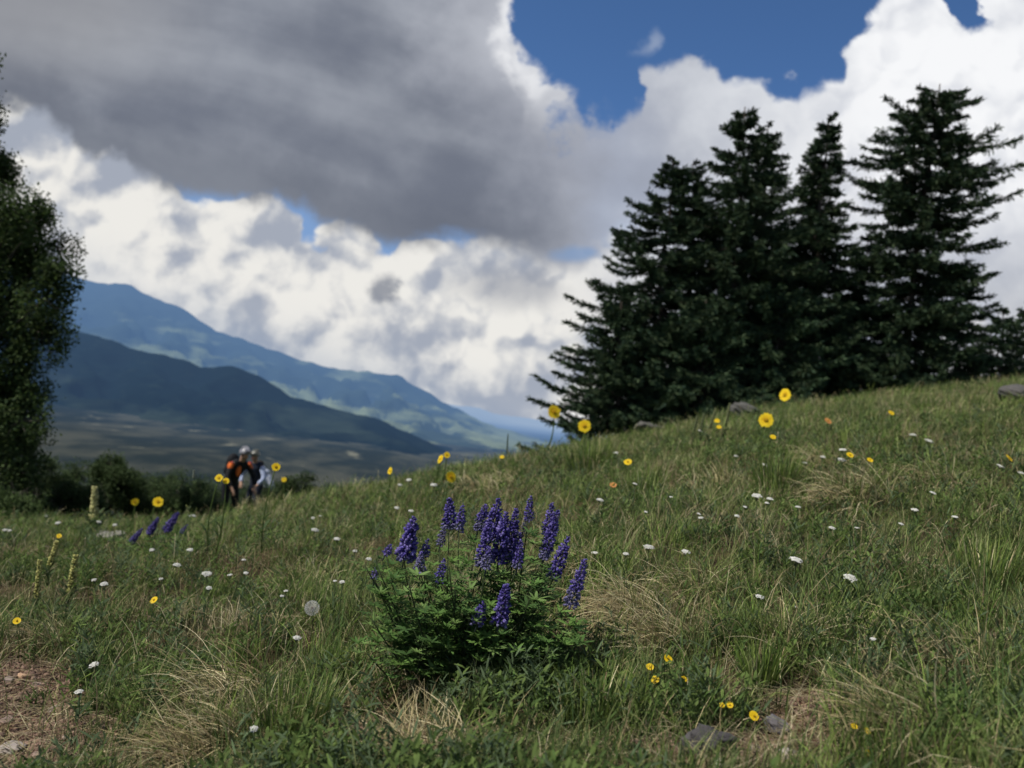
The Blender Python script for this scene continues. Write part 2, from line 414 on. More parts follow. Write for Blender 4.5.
# soil patches: pixel centres carried onto the ground once, as world places
SOIL = []
for px, py, r in ((12, 720, .20), (0, 690, .15), (45, 745, .13), (30, 690, .10), (8, 790, .18), (55, 775, .10), (25, 660, .05), (715, 752, .12), (775, 745, .12), (840, 760, .07), (860, 690, .0), (385, 735, .11), (545, 640, .06), (435, 745, .07), (990, 640, .06), (815, 700, .06), (140, 650, .05)):
    p = march(px, py, .0); SOIL.append((p[0], p[1], r))
nS = SinNoise(21, .16)
def soil(x, y):
    m = np.zeros(np.shape(x))
    for sx, sy, r in SOIL:
        if r > 0: m = np.maximum(m, 1 - sstep(r * .75, r * 1.35, np.hypot(x - sx, (y - sy)) + .035 * nS(x, y)))
    return m
def build_ground():
    n = 620; k = .8; S = math.asinh(90000 / k)
    s = np.linspace(-S, S, n); xs = k * np.sinh(s)
    sy = np.linspace(-S * .9, S, n); ys = 1.8 + k * np.sinh(sy)
    Xg, Yg = np.meshgrid(xs, ys); Z = ground(Xg, Yg)
    v = np.stack([Xg, Yg, Z], -1).reshape(-1, 3)
    i = np.arange(n - 1); I, J = np.meshgrid(i, i); b = (J * n + I).ravel()
    f = np.stack([b, b + 1, b + n + 1, b + n], 1)
    R = np.hypot(v[:, 0], v[:, 1])
    c = np.stack([soil(v[:, 0], v[:, 1]), sstep(4, 11, R), sstep(45, 250, R)], 1)
    g = Geo(); g.add(v, f, c)
    tag(g.build('ground', ground_material()), kind='structure')
build_ground()

def range_mesh(name, crest, Dc, Df, mat, seed, amp):
    """a mountain range: crest line, a foot nearer to the viewer and a back slope; rows of real terrain between"""
    px = np.linspace(crest[0][0], crest[-1][0], 260); py = np.interp(px, [c[0] for c in crest], [c[1] for c in crest])
    nz = SinNoise(seed, 2400, 12, 4); nr = SinNoise(seed + 1, 900, 12, 3)
    top = np.array([at(a, b, Dc) for a, b in zip(px, py)])
    top[:, 2] += amp * .07 * nr(top[:, 0], top[:, 1])
    foot = np.stack([top[:, 0] * Df / Dc, np.full(len(px), Df), np.full(len(px), -680.)], 1)
    rows = []
    M = 70
    for j in range(M + 1):
        s = j / M
        P = foot * (1 - s) + top * s
        prof = s ** 1.25
        P[:, 2] = foot[:, 2] + (top[:, 2] - foot[:, 2]) * prof
        P[:, 2] += amp * np.abs(nz(P[:, 0], P[:, 1])) * -1 * math.sin(math.pi * min(s * 1.0, 1)) ** .8 * np.clip((top[:, 2] - foot[:, 2]) / 900, .05, 1)
        P[:, 2] = np.maximum(P[:, 2], -690)
        rows.append(P)
    for j in range(1, 9):
        P = top.copy(); P[:, 1] += (Dc - Df) * .12 * j; P[:, 0] *= P[:, 1] / Dc; P[:, 2] = top[:, 2] + (-690 - top[:, 2]) * (j / 8) ** .8; rows.append(P)
    V = np.concatenate(rows); n = len(px); m = len(rows)
    I, J = np.meshgrid(np.arange(n - 1), np.arange(m - 1)); b = (J * n + I).ravel()
    g = Geo(); g.add(V, np.stack([b, b + 1, b + n + 1, b + n], 1), (.5, .5, .5))
    return tag(g.build(name, mat), kind='structure')
mA = mountain_material('far range', (.030, .045, .038), (.17, .20, .11), .44, .56, .7)  # pale meadow colour also carries painted sunlight on the lower slopes
mB = mountain_material('near range', (.004, .009, .010), (.022, .032, .024), .52, .68, .9)  # cloud shadow over this range is painted in as a darker forest colour
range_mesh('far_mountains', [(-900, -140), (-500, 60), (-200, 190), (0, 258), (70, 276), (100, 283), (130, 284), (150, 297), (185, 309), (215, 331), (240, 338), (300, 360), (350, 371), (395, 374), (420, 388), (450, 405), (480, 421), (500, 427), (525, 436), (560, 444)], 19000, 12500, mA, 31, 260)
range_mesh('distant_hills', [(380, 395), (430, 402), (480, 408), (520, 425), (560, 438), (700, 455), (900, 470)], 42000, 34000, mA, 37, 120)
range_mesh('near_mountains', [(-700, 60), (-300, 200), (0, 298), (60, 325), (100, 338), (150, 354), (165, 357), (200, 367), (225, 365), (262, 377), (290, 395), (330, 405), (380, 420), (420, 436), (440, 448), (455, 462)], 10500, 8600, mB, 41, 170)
# ------------------------------------------------------------------ meadow (uncountable grass)
GREEN = np.array([[.074, .118, .022], [.118, .160, .034], [.040, .074, .018], [.190, .215, .080], [.084, .122, .036]])
TAN = np.array([[.40, .34, .18], [.33, .27, .14], [.50, .44, .27], [.22, .17, .095]])
nVal = SinNoise(57, .38)
nDry, nDen, nHue = SinNoise(51, .9), SinNoise(52, .45), SinNoise(53, 2.6)
# places where grass gives way: the lupine's foot and the soil
ROCKS = [march(px, py, 0.)[:2].tolist() + [r] for px, py, r in ((706, 760, .085), (778, 745, .05), (718, 768, .05), (786, 768, .05), (756, 760, .05), (115, 545, .13), (24, 684, .05), (10, 756, .08), (52, 715, .05))]
def free(x, y):
    m = soil(x, y)
    for rx, ry, r in ROCKS: m = np.maximum(m, 1 - sstep(r * .9, r * 1.2, np.hypot(x - rx, y - ry)))
    return m
def sample(n, pw, y0, y1, tm=.98):
    """points on the slope, thinning with distance"""
    u_ = rng.random(n)
    e = 1 - pw + 1e-4
    y = (y0 ** e + u_ * (y1 ** e - y0 ** e)) ** (1 / e)
    x = rng.uniform(-tm, tm, n) * (y + .15)
    return x, y
def meadow():
    g = Geo()
    n = 46000
    x, y = sample(n, .75, .95, 17)
    den = .62 + .30 * nDen(x, y)
    keep = (rng.random(n) < den) & (rng.random(n) > free(x, y) * .97)
    x, y = x[keep], y[keep]; n = len(x)
    m = 13
    sc = np.clip(y / 3.2, 1, 3.2)
    X_ = np.repeat(x, m); Y_ = np.repeat(y, m); S = np.repeat(sc, m)
    N = len(X_)
    sp = .030 * S
    X_ = X_ + rng.normal(0, 1, N) * sp; Y_ = Y_ + rng.normal(0, 1, N) * sp
    Z_ = ground(X_, Y_) - .004
    az = np.repeat(rng.uniform(0, 6.28, n), m) + rng.normal(0, 1.1, N)
    th0 = np.abs(rng.normal(.22, .2, N)); kap = rng.uniform(.1, 1.6, N)
    hmul = np.repeat(np.exp(rng.normal(0, .28, n)) * (1 + .18 * nHue(x, y)), m)
    L = rng.uniform(.04, .135, N) * np.clip(hmul, .5, 2.0) * (1 + .10 * (S - 1))
    W = rng.uniform(.0016, .0034, N) * S ** .75
    ci = np.repeat(rng.integers(0, 5, n), m); c = GREEN[ci] * np.exp(rng.normal(0, .22, (N, 1)))
    hue = np.repeat(nHue(x, y), m)[:, None]
    c = c * (1 + .12 * hue) * np.exp(.22 * np.repeat(nVal(x, y), m))[:, None]
    dry = np.repeat(sstep(.55, 1.7, nDry(x, y)), m); isd = rng.random(N) < (.14 + .6 * dry)
    c[isd] = TAN[rng.integers(0, 4, isd.sum())] * .72 * np.exp(rng.normal(0, .2, (isd.sum(), 1)))
    kap[isd] += .6
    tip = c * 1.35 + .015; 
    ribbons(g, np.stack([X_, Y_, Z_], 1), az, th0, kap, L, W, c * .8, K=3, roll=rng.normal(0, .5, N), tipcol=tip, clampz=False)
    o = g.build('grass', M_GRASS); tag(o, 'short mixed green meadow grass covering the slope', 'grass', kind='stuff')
def litter():
    g = Geo(); n = 75000
    x, y = sample(n, 1.0, .95, 9)
    z = ground(x, y) + rng.uniform(.002, .02, n)
    c = TAN[rng.integers(0, 4, n)] * rng.uniform(.30, .95, (n, 1))
    sc = np.clip(y / 3, 1, 3)
    ribbons(g, np.stack([x, y, z], 1), rng.uniform(0, 6.28, n), rng.normal(1.45, .15, n), rng.uniform(-.5, .8, n), rng.uniform(.03, .12, n) * sc ** .5, rng.uniform(.0012, .0028, n) * sc, c, K=3, clampz=True, azk=rng.normal(0, .5, n))
    tag(g.build('dead_grass', M_GRASS), 'dry tan blades lying flat between the green grass', 'dead grass', kind='stuff')
def forbs():
    """leafy low ground cover"""
    g = Geo(); n = 15000
    x, y = sample(n, 1.15, .95, 9)
    nF = SinNoise(61, .7)
    k = (rng.random(n) < .35 + .4 * nF(x, y)) & (rng.random(n) > free(x, y)); x, y = x[k], y[k]; n = len(x)
    m = 26; N = n * m
    H = np.repeat(rng.uniform(.03, .13, n), m); s = np.tile(np.linspace(.08, 1, m), n)
    sc = np.repeat(np.clip(y / 3, 1, 2.4), m)
    la = np.repeat(rng.uniform(0, 6.28, n), m); lean = np.repeat(rng.uniform(0, .35, n), m)
    X_ = np.repeat(x, m) + np.cos(la) * lean * H * s + rng.normal(0, .010, N) * sc; Y_ = np.repeat(y, m) + np.sin(la) * lean * H * s + rng.normal(0, .010, N) * sc
    Z_ = ground(X_, Y_) + H * s * sc ** .5
    az = np.tile(np.arange(m) * 2.4, n) + rng.normal(0, .3, N)
    kind = np.repeat(rng.integers(0, 3, n), m)
    base = np.array([[.064, .106, .028], [.104, .150, .040], [.080, .114, .055]])[kind] * np.exp(rng.normal(0, .18, (N, 1)))
    L = np.array([.024, .028, .036])[kind] * rng.uniform(.6, 1.2, N) * sc ** .6; W = np.array([.0055, .0075, .005])[kind] * sc ** .6
    ribbons(g, np.stack([X_, Y_, Z_], 1), az, rng.uniform(.5, 1.2, N), rng.uniform(-.2, .8, N), L, W, base, K=3, prof=PROF_LEAF, roll=rng.normal(0, .5, N), tipcol=base * 1.15)
    tag(g.build('ground_cover', M_LEAF), 'low leafy herbs growing among the meadow grass', 'ground cover', kind='stuff')
def seed_stalks():
    g = Geo(); n = 3000
    x, y = sample(n, .2, 1.9, 15)
    z = ground(x, y); L = rng.uniform(.10, .22, n); sc = np.clip(y / 3, 1, 2.6)
    az = rng.uniform(0, 6.28, n); th = np.abs(rng.normal(.15, .12, n)); kp = rng.uniform(.1, .9, n)
    c = np.where(rng.random((n, 1)) < .55, TAN[rng.integers(0, 4, n)] * .8, GREEN[rng.integers(0, 5, n)] * 1.5)
    ribbons(g, np.stack([x, y, z], 1), az, th, kp, L, .0014 * sc, c, K=5, prof=lambda s: np.array(1.), roll=rng.uniform(-1, 1, n))
    # seed heads: continue from the stalk end
    p = np.stack([x, y, z], 1)
    for k in range(5):
        t_ = th + kp * k / 5; p = p + (np.sin(t_)[:, None] * np.stack([np.cos(az), np.sin(az), 0 * az], 1) + np.cos(t_)[:, None] * np.array([0, 0, 1.])) * (L / 5)[:, None]
    for r in (0, 1.57):
        ribbons(g, p, az, th + kp, .4, rng.uniform(.02, .045, n), .0034 * sc, c * 1.0, K=3, prof=PROF_LEAF, roll=r)
    tag(g.build('grass_stalks', M_GRASS), 'thin upright grass stalks with narrow seed heads', 'grass', kind='stuff')
meadow(); litter(); forbs(); seed_stalks()
def gravel():
    g = Geo(); P = []
    for sx, sy, r in SOIL:
        n = int(1500 * (r / .1) ** 2)
        a = rng.uniform(0, 6.28, n); q = r * 1.3 * np.sqrt(rng.random(n)); P.append(np.stack([sx + q * np.cos(a), sy + q * np.sin(a)], 1))
    P = np.concatenate(P); n = len(P); s = np.exp(rng.normal(-5.9, .5, n))
    c = np.array([[.20, .12, .085], [.27, .18, .13], [.12, .075, .055], [.32, .21, .15]])[rng.integers(0, 4, n)] * rng.uniform(.6, 1.1, (n, 1))
    ax = rng.normal(0, 1, (n, 3)); ax[:, 2] = np.abs(ax[:, 2]) + 1
    blobs(g, np.stack([P[:, 0], P[:, 1], ground(P[:, 0], P[:, 1]) + s * .2], 1), s[:, None] * np.stack([rng.uniform(.7, 1.3, n), rng.uniform(.7, 1.3, n), rng.uniform(.4, .7, n)], 1), c, 1, ax)
    tag(g.build('gravel', M_ROCK, smooth=False), 'fine reddish grit scattered over the bare soil', 'gravel', kind='stuff')
gravel()

# ------------------------------------------------------------------ grass tussocks
def tussock(px, py, label, n, L, az, spread, dry, rad=.05, th=(.35, .35), kap=(1.3, .5), name='grass_tussock', group='clumps of long grass on the slope', W=.0021):
    p = march(px, py, 0.0); o = thing(name, p, label, 'grass clump', group)
    y = p[1]; sc = np.clip(y / 2.6, 1, 3)
    def part(nm, n, dryf, L, az, spread, th, kap):
        g = Geo()
        a = rng.uniform(0, 6.28, n); r = rad * (1.7 if az is not None else 1) * np.sqrt(rng.random(n)) * sc ** .5
        X_, Y_ = p[0] + r * np.cos(a), p[1] + r * np.sin(a)
        c = np.where(rng.random((n, 1)) < dryf, TAN[rng.integers(0, 4, n)] * rng.uniform(.75, 1.3, (n, 1)), GREEN[rng.integers(0, 5, n)] * rng.uniform(.8, 1.4, (n, 1)))
        az_ = az + rng.normal(0, spread, n) if az is not None else a + rng.normal(0, .4, n)
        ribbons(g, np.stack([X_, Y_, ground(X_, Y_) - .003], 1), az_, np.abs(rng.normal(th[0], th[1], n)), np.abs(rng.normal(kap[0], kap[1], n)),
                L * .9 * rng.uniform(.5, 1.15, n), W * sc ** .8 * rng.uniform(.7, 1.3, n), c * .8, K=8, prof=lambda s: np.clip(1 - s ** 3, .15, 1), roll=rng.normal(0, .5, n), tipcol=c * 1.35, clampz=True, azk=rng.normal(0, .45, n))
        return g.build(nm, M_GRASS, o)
    if dry > 0: part('dry_blades', int(n * dry) + 30, .95, L, az, spread, th, kap)
    if dry < 1: part('green_blades', int(n * (1 - dry)) + 30, .08, L * .9, None, .5, (th[0] * .6, th[1] * .7), (kap[0] * .6, kap[1]))
    return o
W_ = math.pi
for a in (
    (640, 628, 'big tussock of arching straw beside the lupine, drooping towards it', 420, .30, W_ * 1.03, .50, .86, .06, (.62, .32), (1.65, .45)),
    (672, 655, 'flattened dry tussock just above the three small yellow flowers', 300, .25, W_ * 1.05, .45, .92, .05, (.8, .3), (1.1, .4)),
    (700, 600, 'straw tussock with green blades, right of the biggest dry one', 260, .24, W_ * 1.1, .7, .55, .06, (.62, .32), (1.65, .45)),
    (590, 575, 'loose tan tuft directly behind the right end of the lupine', 220, .22, W_ * .9, .8, .6, .05, (.62, .32), (1.65, .45)),
    (238, 710, 'long pale tussock swept over to the left in the lower left corner', 330, .27, W_ * 1.02, .42, .85, .06, (.65, .3), (1.6, .45)),
    (205, 752, 'brown matted tussock at the bottom edge, left of centre', 320, .20, W_ * 1.15, .5, .95, .06, (.9, .3), (.9, .4)),
    (60, 650, 'small tan tuft hanging over the bare red soil', 200, .17, W_ * 1.2, .5, .85, .04, (.6, .3), (1.1, .4)),
    (855, 505, 'wide pale tussock half way up the right slope', 480, .34, W_ * 1.0, .6, .72, .10, (.62, .32), (1.65, .45)),
    (838, 470, 'straw coloured tussock behind the wide pale one on the right slope', 300, .30, W_ * .95, .7, .7, .10, (.62, .32), (1.65, .45)),
    (948, 490, 'reddish tan tussock near the right edge of the slope', 260, .28, W_ * .9, .9, .6, .09, (.62, .32), (1.65, .45)),
    (930, 745, 'sparse straw fan in the bottom right corner', 240, .26, W_ * 1.0, .35, .9, .05, (.9, .25), (.8, .4)),
    (990, 690, 'loose dry tuft at the right edge below the dark hollow', 200, .24, W_ * 1.1, .8, .6, .06, (.6, .3), (1.0, .4)),
    (310, 590, 'brown green tuft around the dandelion clock', 260, .20, W_ * 1.1, .9, .6, .06, (.6, .3), (1.0, .4)),
    (262, 490, 'pale tuft of long grass in front of the three hikers', 200, .30, W_ * .3, 1.2, .5, .10, (.3, .2), (1.0, .4)),
    (488, 490, 'bleached hollow of flattened grass behind the purple spikes', 260, .26, W_ * 1.0, .9, .9, .12, (.7, .3), (1.0, .4)),
    (720, 492, 'dull reddish tuft left of the dark green clump', 260, .26, W_ * 1.0, .9, .8, .10, (.6, .3), (1.0, .4)),
    (780, 655, 'mixed straw tuft right of the three small yellow flowers', 240, .22, W_ * .1, 1.0, .45, .05, (.62, .32), (1.65, .45)),
    (430, 745, 'matted brown litter tuft at the bottom edge under the lupine', 260, .16, W_ * .6, 1.2, .95, .07, (1.1, .3), (.5, .4)),
): tussock(*a)
for a in (
    (775, 500, 'dark green fountain of upright blades on the right slope', 420, .36, None, .4, 0, .07, (.25, .18), (.5, .3)),
    (640, 500, 'dark green clump left of the fountain shaped one', 260, .30, None, .4, 0, .08, (.25, .18), (.5, .3)),
    (330, 690, 'short bright green clump of soft leaves left of the lupine', 420, .15, None, .4, 0, .08, (.3, .2), (.5, .3)),
    (290, 735, 'dark green clump at the bottom edge left of the brown litter', 420, .15, None, .4, 0, .09, (.3, .2), (.5, .3)),
    (600, 730, 'upright green clump at the bottom edge left of the grey rock', 380, .16, None, .4, 0, .09, (.25, .2), (.5, .3)),
    (760, 690, 'pale green clump with wide blades right of the small yellow flowers', 160, .15, None, .4, 0, .04, (.25, .2), (.5, .3)),
    (985, 590, 'leafy green clump at the right edge above the dark hollow', 380, .20, None, .4, 0, .10, (.3, .2), (.6, .3)),
    (590, 470, 'tall green clump on the rise under the two big yellow flowers', 260, .40, None, .4, 0, .12, (.25, .18), (.5, .3)),
): tussock(*a, name='grass_clump', W=.003)

# ------------------------------------------------------------------ flowers
def basis(nrm):
    n = np.array(nrm, float); n /= np.linalg.norm(n); r = np.array([0, 0, 1.]) if abs(n[2]) < .95 else np.array([1., 0, 0])
    x = np.cross(r, n); x /= np.linalg.norm(x); return x, np.cross(n, x), n
def stem(o, head, base, rad, col, bend=.02, name='stem', leaves=0, ll=.08):
    g = Geo(); t = np.linspace(0, 1, 9)[:, None]; b = np.array([rng.normal(0, bend), rng.normal(0, bend), 0])
    pts = base + (head - base) * t + b * np.sin(np.pi * t)
    tube(g, pts, np.linspace(rad * 1.2, rad * .8, 9), col, 5); s = g.build(name, M_LEAF, o)
    if leaves:
        for i in range(leaves):
            g = Geo(); p = pts[1 + i % 5]
            ribbons(g, p[None], rng.uniform(0, 6.28), .5, .9, ll * rng.uniform(.7, 1.1), ll * .16, (.05, .085, .03), K=5, prof=PROF_LEAF, tipcol=(.07, .11, .04)); g.build('leaf', M_LEAF, o)
    return s
def petal_ring(g, c, nrm, n, L, W, col, tip, cup=.2, off=0., r0=.15):
    x, y, z = basis(nrm)
    K = 4
    for i in range(n):
        a = off + 2 * math.pi * i / n + rng.normal(0, .05); d = math.cos(a) * x + math.sin(a) * y; sd = -math.sin(a) * x + math.cos(a) * y
        V = []; C = []; l = L * rng.uniform(.9, 1.06)
        cu = cup + rng.normal(0, .07)
        for k in range(K + 1):
            s = k / K; w = W * (.45 + .75 * math.sin(math.pi * min(s * .85 + .1, 1))) / 2 * (1 if k < K else .55)
            p = c + d * (L * r0 + l * (1 - r0) * s) + z * (cu * L * (s - s * s * .6))
            V += [p - sd * w, p + z * -.08 * w, p + sd * w]; C += [np.array(col) * (1 - s) + np.array(tip) * s] * 3
        F = []
        for k in range(K):
            b = k * 3; F += [(b, b + 1, b + 4, b + 3), (b + 1, b + 2, b + 5, b + 4)]
        g.add(V, F, C)
YEL, YEL2, DISC = (.84, .56, .012), (.90, .68, .03), (.70, .42, .015)
def sunflower(px, py, size, h, label, nrm=None, group='large yellow daisies standing above the grass', ymax=14):
    c = march(px, py, h, 1.2, ymax); r = size * .95 / 2 * c[1] / FPX
    if nrm is None: nrm = CAMP - c + np.array([rng.normal(0, .9), 0, rng.uniform(.1, .8)]) * c[1] * .5
    base = np.array([c[0] + rng.normal(0, .03), c[1] + .02, 0]); base[2] = gz(base[0], base[1])
    o = thing('yellow_daisy', base, label, 'flower', group)
    n = np.array(nrm, float); n /= np.linalg.norm(n)
    g = Geo(); petal_ring(g, c, n, 13, r, r * .46, YEL, YEL2, .12); petal_ring(g, c - n * r * .05, n, 12, r * .95, r * .42, YEL, YEL2, .02, .24); g.build('petals', M_PETAL, o)
    g = Geo(); blobs(g, [c + n * r * .02], [[r * .30, r * .30, r * .16]], DISC, 2, np.array([n]))
    k = 60; a = np.arange(k) * 2.4; q = r * .29 * np.sqrt((np.arange(k) + .5) / k); x, y, z = basis(n)
    pc = c + np.cos(a)[:, None] * q[:, None] * x + np.sin(a)[:, None] * q[:, None] * y + n * (r * .14 * np.sqrt(np.clip(1 - (q / (r * .31)) ** 2, 0, 1)) + r * .03)[:, None]
    blobs(g, pc, r * .035, (.68, .42, .02), 1); g.build('disc', M_PETAL, o)
    g = Geo(); petal_ring(g, c - n * r * .10, n, 10, r * .5, r * .2, (.06, .09, .03), (.08, .11, .04), -.1); g.build('sepals', M_LEAF, o)
    stem(o, c - n * r * .12, base, .003 * max(1, c[1] / 3.5), (.10, .15, .04), leaves=3, ll=.10)
    return o
for a in (
    (554, 412, 15.5, .42, 'large yellow daisy against the spruce branches, highest of the pair left of the trees'),
    (584.5, 426, 14, .40, 'large yellow daisy against the dark foot of the spruces, lower right of its pair'),
    (785, 395, 14, .42, 'large yellow daisy in front of the white gap under the spruces'),
    (766, 420, 16, .36, 'large yellow daisy on the slope, just below the one in the white gap'),
    (451, 477, 12.5, .26, 'open yellow daisy just above the purple lupine, lowest of its cluster of three'),
    (158, 502, 11, .28, 'yellow daisy over the small lupine patch, right and larger one of two'),
    (135, 502, 8, .28, 'yellow daisy over the small lupine patch, left and smaller one of two'),
    (276, 467, 9.5, .34, 'round yellow daisy standing alone right of the hikers'),
): sunflower(*a)
sunflower(440.5, 459, 10, .34, 'yellow daisy seen from the side, left of the two over the lupine', nrm=(-.9, -.5, .3))
sunflower(447, 455, 7, .36, 'small yellow daisy right behind the side view one over the lupine', nrm=(.3, -.9, .4))
sunflower(390, 471, 8, .30, 'small drooping yellow daisy on the ridge left of the lupine', nrm=(-.7, -.6, .2))
sunflower(219, 478, 8.5, .34, 'small yellow daisy in front of the orange jacket hiker, left of two')
sunflower(226, 481, 7, .32, 'small yellow daisy in front of the orange jacket hiker, right of two')
sunflower(284, 479.5, 5.5, .22, 'tiny greenish yellow daisy low in the grass right of the hikers')
def small_yellow(px, py, size, h, label, orange=False, group='small yellow flowers low in the grass'):
    c = march(px, py, h, .9, 14); r = size / 2 * c[1] / FPX
    base = np.array([c[0] + rng.normal(0, .008), c[1] + .01, 0]); base[2] = gz(base[0], base[1])
    o = thing('buttercup', base, label, 'flower', group)
    n = np.array([rng.normal(0, .25), -.95, 1.0]); n /= np.linalg.norm(n)
    cc, tt = ((.72, .48, .01), (.80, .58, .02)) if not orange else ((.55, .22, .06), (.6, .3, .1))
    g = Geo(); petal_ring(g, c, n, 5, r, r * 1.35, cc, tt, .22, rng.uniform(0, 6), 0); g.build('petals', M_PETAL, o)
    g = Geo(); blobs(g, [c + n * r * .15], [[r * .28, r * .28, r * .2]], (.5, .32, .01), 1, np.array([n])); g.build('centre', M_PETAL, o)
    stem(o, c, base, .0011 * max(1, c[1] / 3), (.07, .10, .035), .006, leaves=2, ll=.03)
for a in (
    (668, 659, 9, .10, 'small yellow flower, topmost of the tight trio below the straw tussock'),
    (650, 667, 7.5, .10, 'small yellow flower, leftmost of the tight trio below the straw tussock'),
    (655, 680, 8.5, .08, 'small yellow flower, lowest of the tight trio below the straw tussock'),
    (684, 679, 6.5, .06, 'small pale yellow flower right of the tight trio'),
    (722, 705, 5.5, .06, 'tiny yellow flower above the grey rock, left of a close pair'),
    (730, 705, 6.5, .06, 'tiny yellow flower above the grey rock, right of a close pair'),
    (754, 716, 10, .06, 'bright yellow flower between the grey rock and the pale green clump'),
    (854, 726, 6.5, .06, 'small yellow flower near the bottom straw fan, upper left of three'),
    (867, 731, 7, .06, 'small yellow flower near the bottom straw fan, upper right of three'),
    (868, 753, 6, .04, 'small yellow flower near the bottom straw fan, lowest of three'),
    (154, 600, 8, .10, 'small yellow flower in the left meadow under the white umbels'),
    (17, 621, 7.5, .10, 'small yellow flower at the left edge above the bare soil'),
    (59, 536, 5, .14, 'tiny yellow flower on top of a thin stalk above the yellow green spikes'),
    (628, 462, 8, .20, 'yellow flower seen edge on, below the left spruce'),
    (850, 455, 7.5, .20, 'yellow flower over the straw tussock on the right slope'),
    (1009, 458, 8, .20, 'yellow flower seen edge on at the right edge of the slope'),
    (891, 413, 6, .20, 'faint yellow flower high on the right slope'),
    (870, 460, 6, .18, 'dull yellow flower right of the one over the straw tussock'),
    (717, 421, 5.5, .22, 'yellow flower below the pale spikes near the trees, higher of two'),
    (719, 427, 5, .18, 'yellow flower below the pale spikes near the trees, lower of two'),
    (502, 457, 4.5, .22, 'tiny yellow flower on the ridge, left of the orange one'),
    (773, 437, 6, .22, 'greenish yellow flower just under the large daisies on the right'),
): small_yellow(*a)
small_yellow(613, 485, 7, .14, 'faded orange flower head in the grass right of the purple spikes', True)
small_yellow(828, 421, 7.5, .22, 'orange flower alone on the upper right slope', True)

def yarrow(px, py, size, where, h=None, group='white yarrow heads dotted through the meadow'):
    h = h if h is not None else rng.uniform(.12, .2)
    c = march(px, py, h, .9, 16); r = size * .94 / 2 * c[1] / FPX
    base = np.array([c[0] + rng.normal(0, .012), c[1] + rng.uniform(0, .03), 0]); base[2] = gz(base[0], base[1])
    o = thing('yarrow', base, where, 'flower', group)
    n = np.array([rng.normal(0, .18), -.25 + rng.normal(0, .1), 1.]); x, y, z = basis(n)
    g = Geo(); k = int(np.clip(size * 5, 18, 70)); a = np.arange(k) * 2.4; q = r * np.sqrt((np.arange(k) + .5) / k) * rng.uniform(.85, 1.1, k)
    pc = c + np.cos(a)[:, None] * q[:, None] * x + np.sin(a)[:, None] * q[:, None] * y * .8 + z * (r * .22 * (1 - (q / r) ** 2) + rng.normal(0, r * .04, k))[:, None]
    fl = r * .95 / math.sqrt(k) * 1.35
    blobs(g, pc, [fl, fl, fl * .6], np.array([.74, .73, .66]) * rng.uniform(.8, 1.05, (k, 1)), 1); g.build('flower_head', M_PETAL, o)
    g = Geo(); j = c - z * r * .9
    for i in range(0, k, max(1, k // 9)): tube(g, [j, (j + pc[i]) / 2 - z * r * .1, pc[i]], r * .04, (.10, .13, .06), 3, False)
    t = np.linspace(0, 1, 7)[:, None]; tube(g, base + (j - base) * t + np.array([.006, 0, 0]) * np.sin(np.pi * t), .0012 * max(1, c[1] / 3), (.08, .11, .05), 4)
    g.build('stem', M_LEAF, o)
    g = Geo(); m = 10; b = base + (j - base) * rng.uniform(.1, .7, (m, 1))
    ribbons(g, b, rng.uniform(0, 6.28, m), .7, .9, .045, .006, (.05, .08, .035), K=4, prof=PROF_LEAF); g.build('leaves', M_LEAF, o)
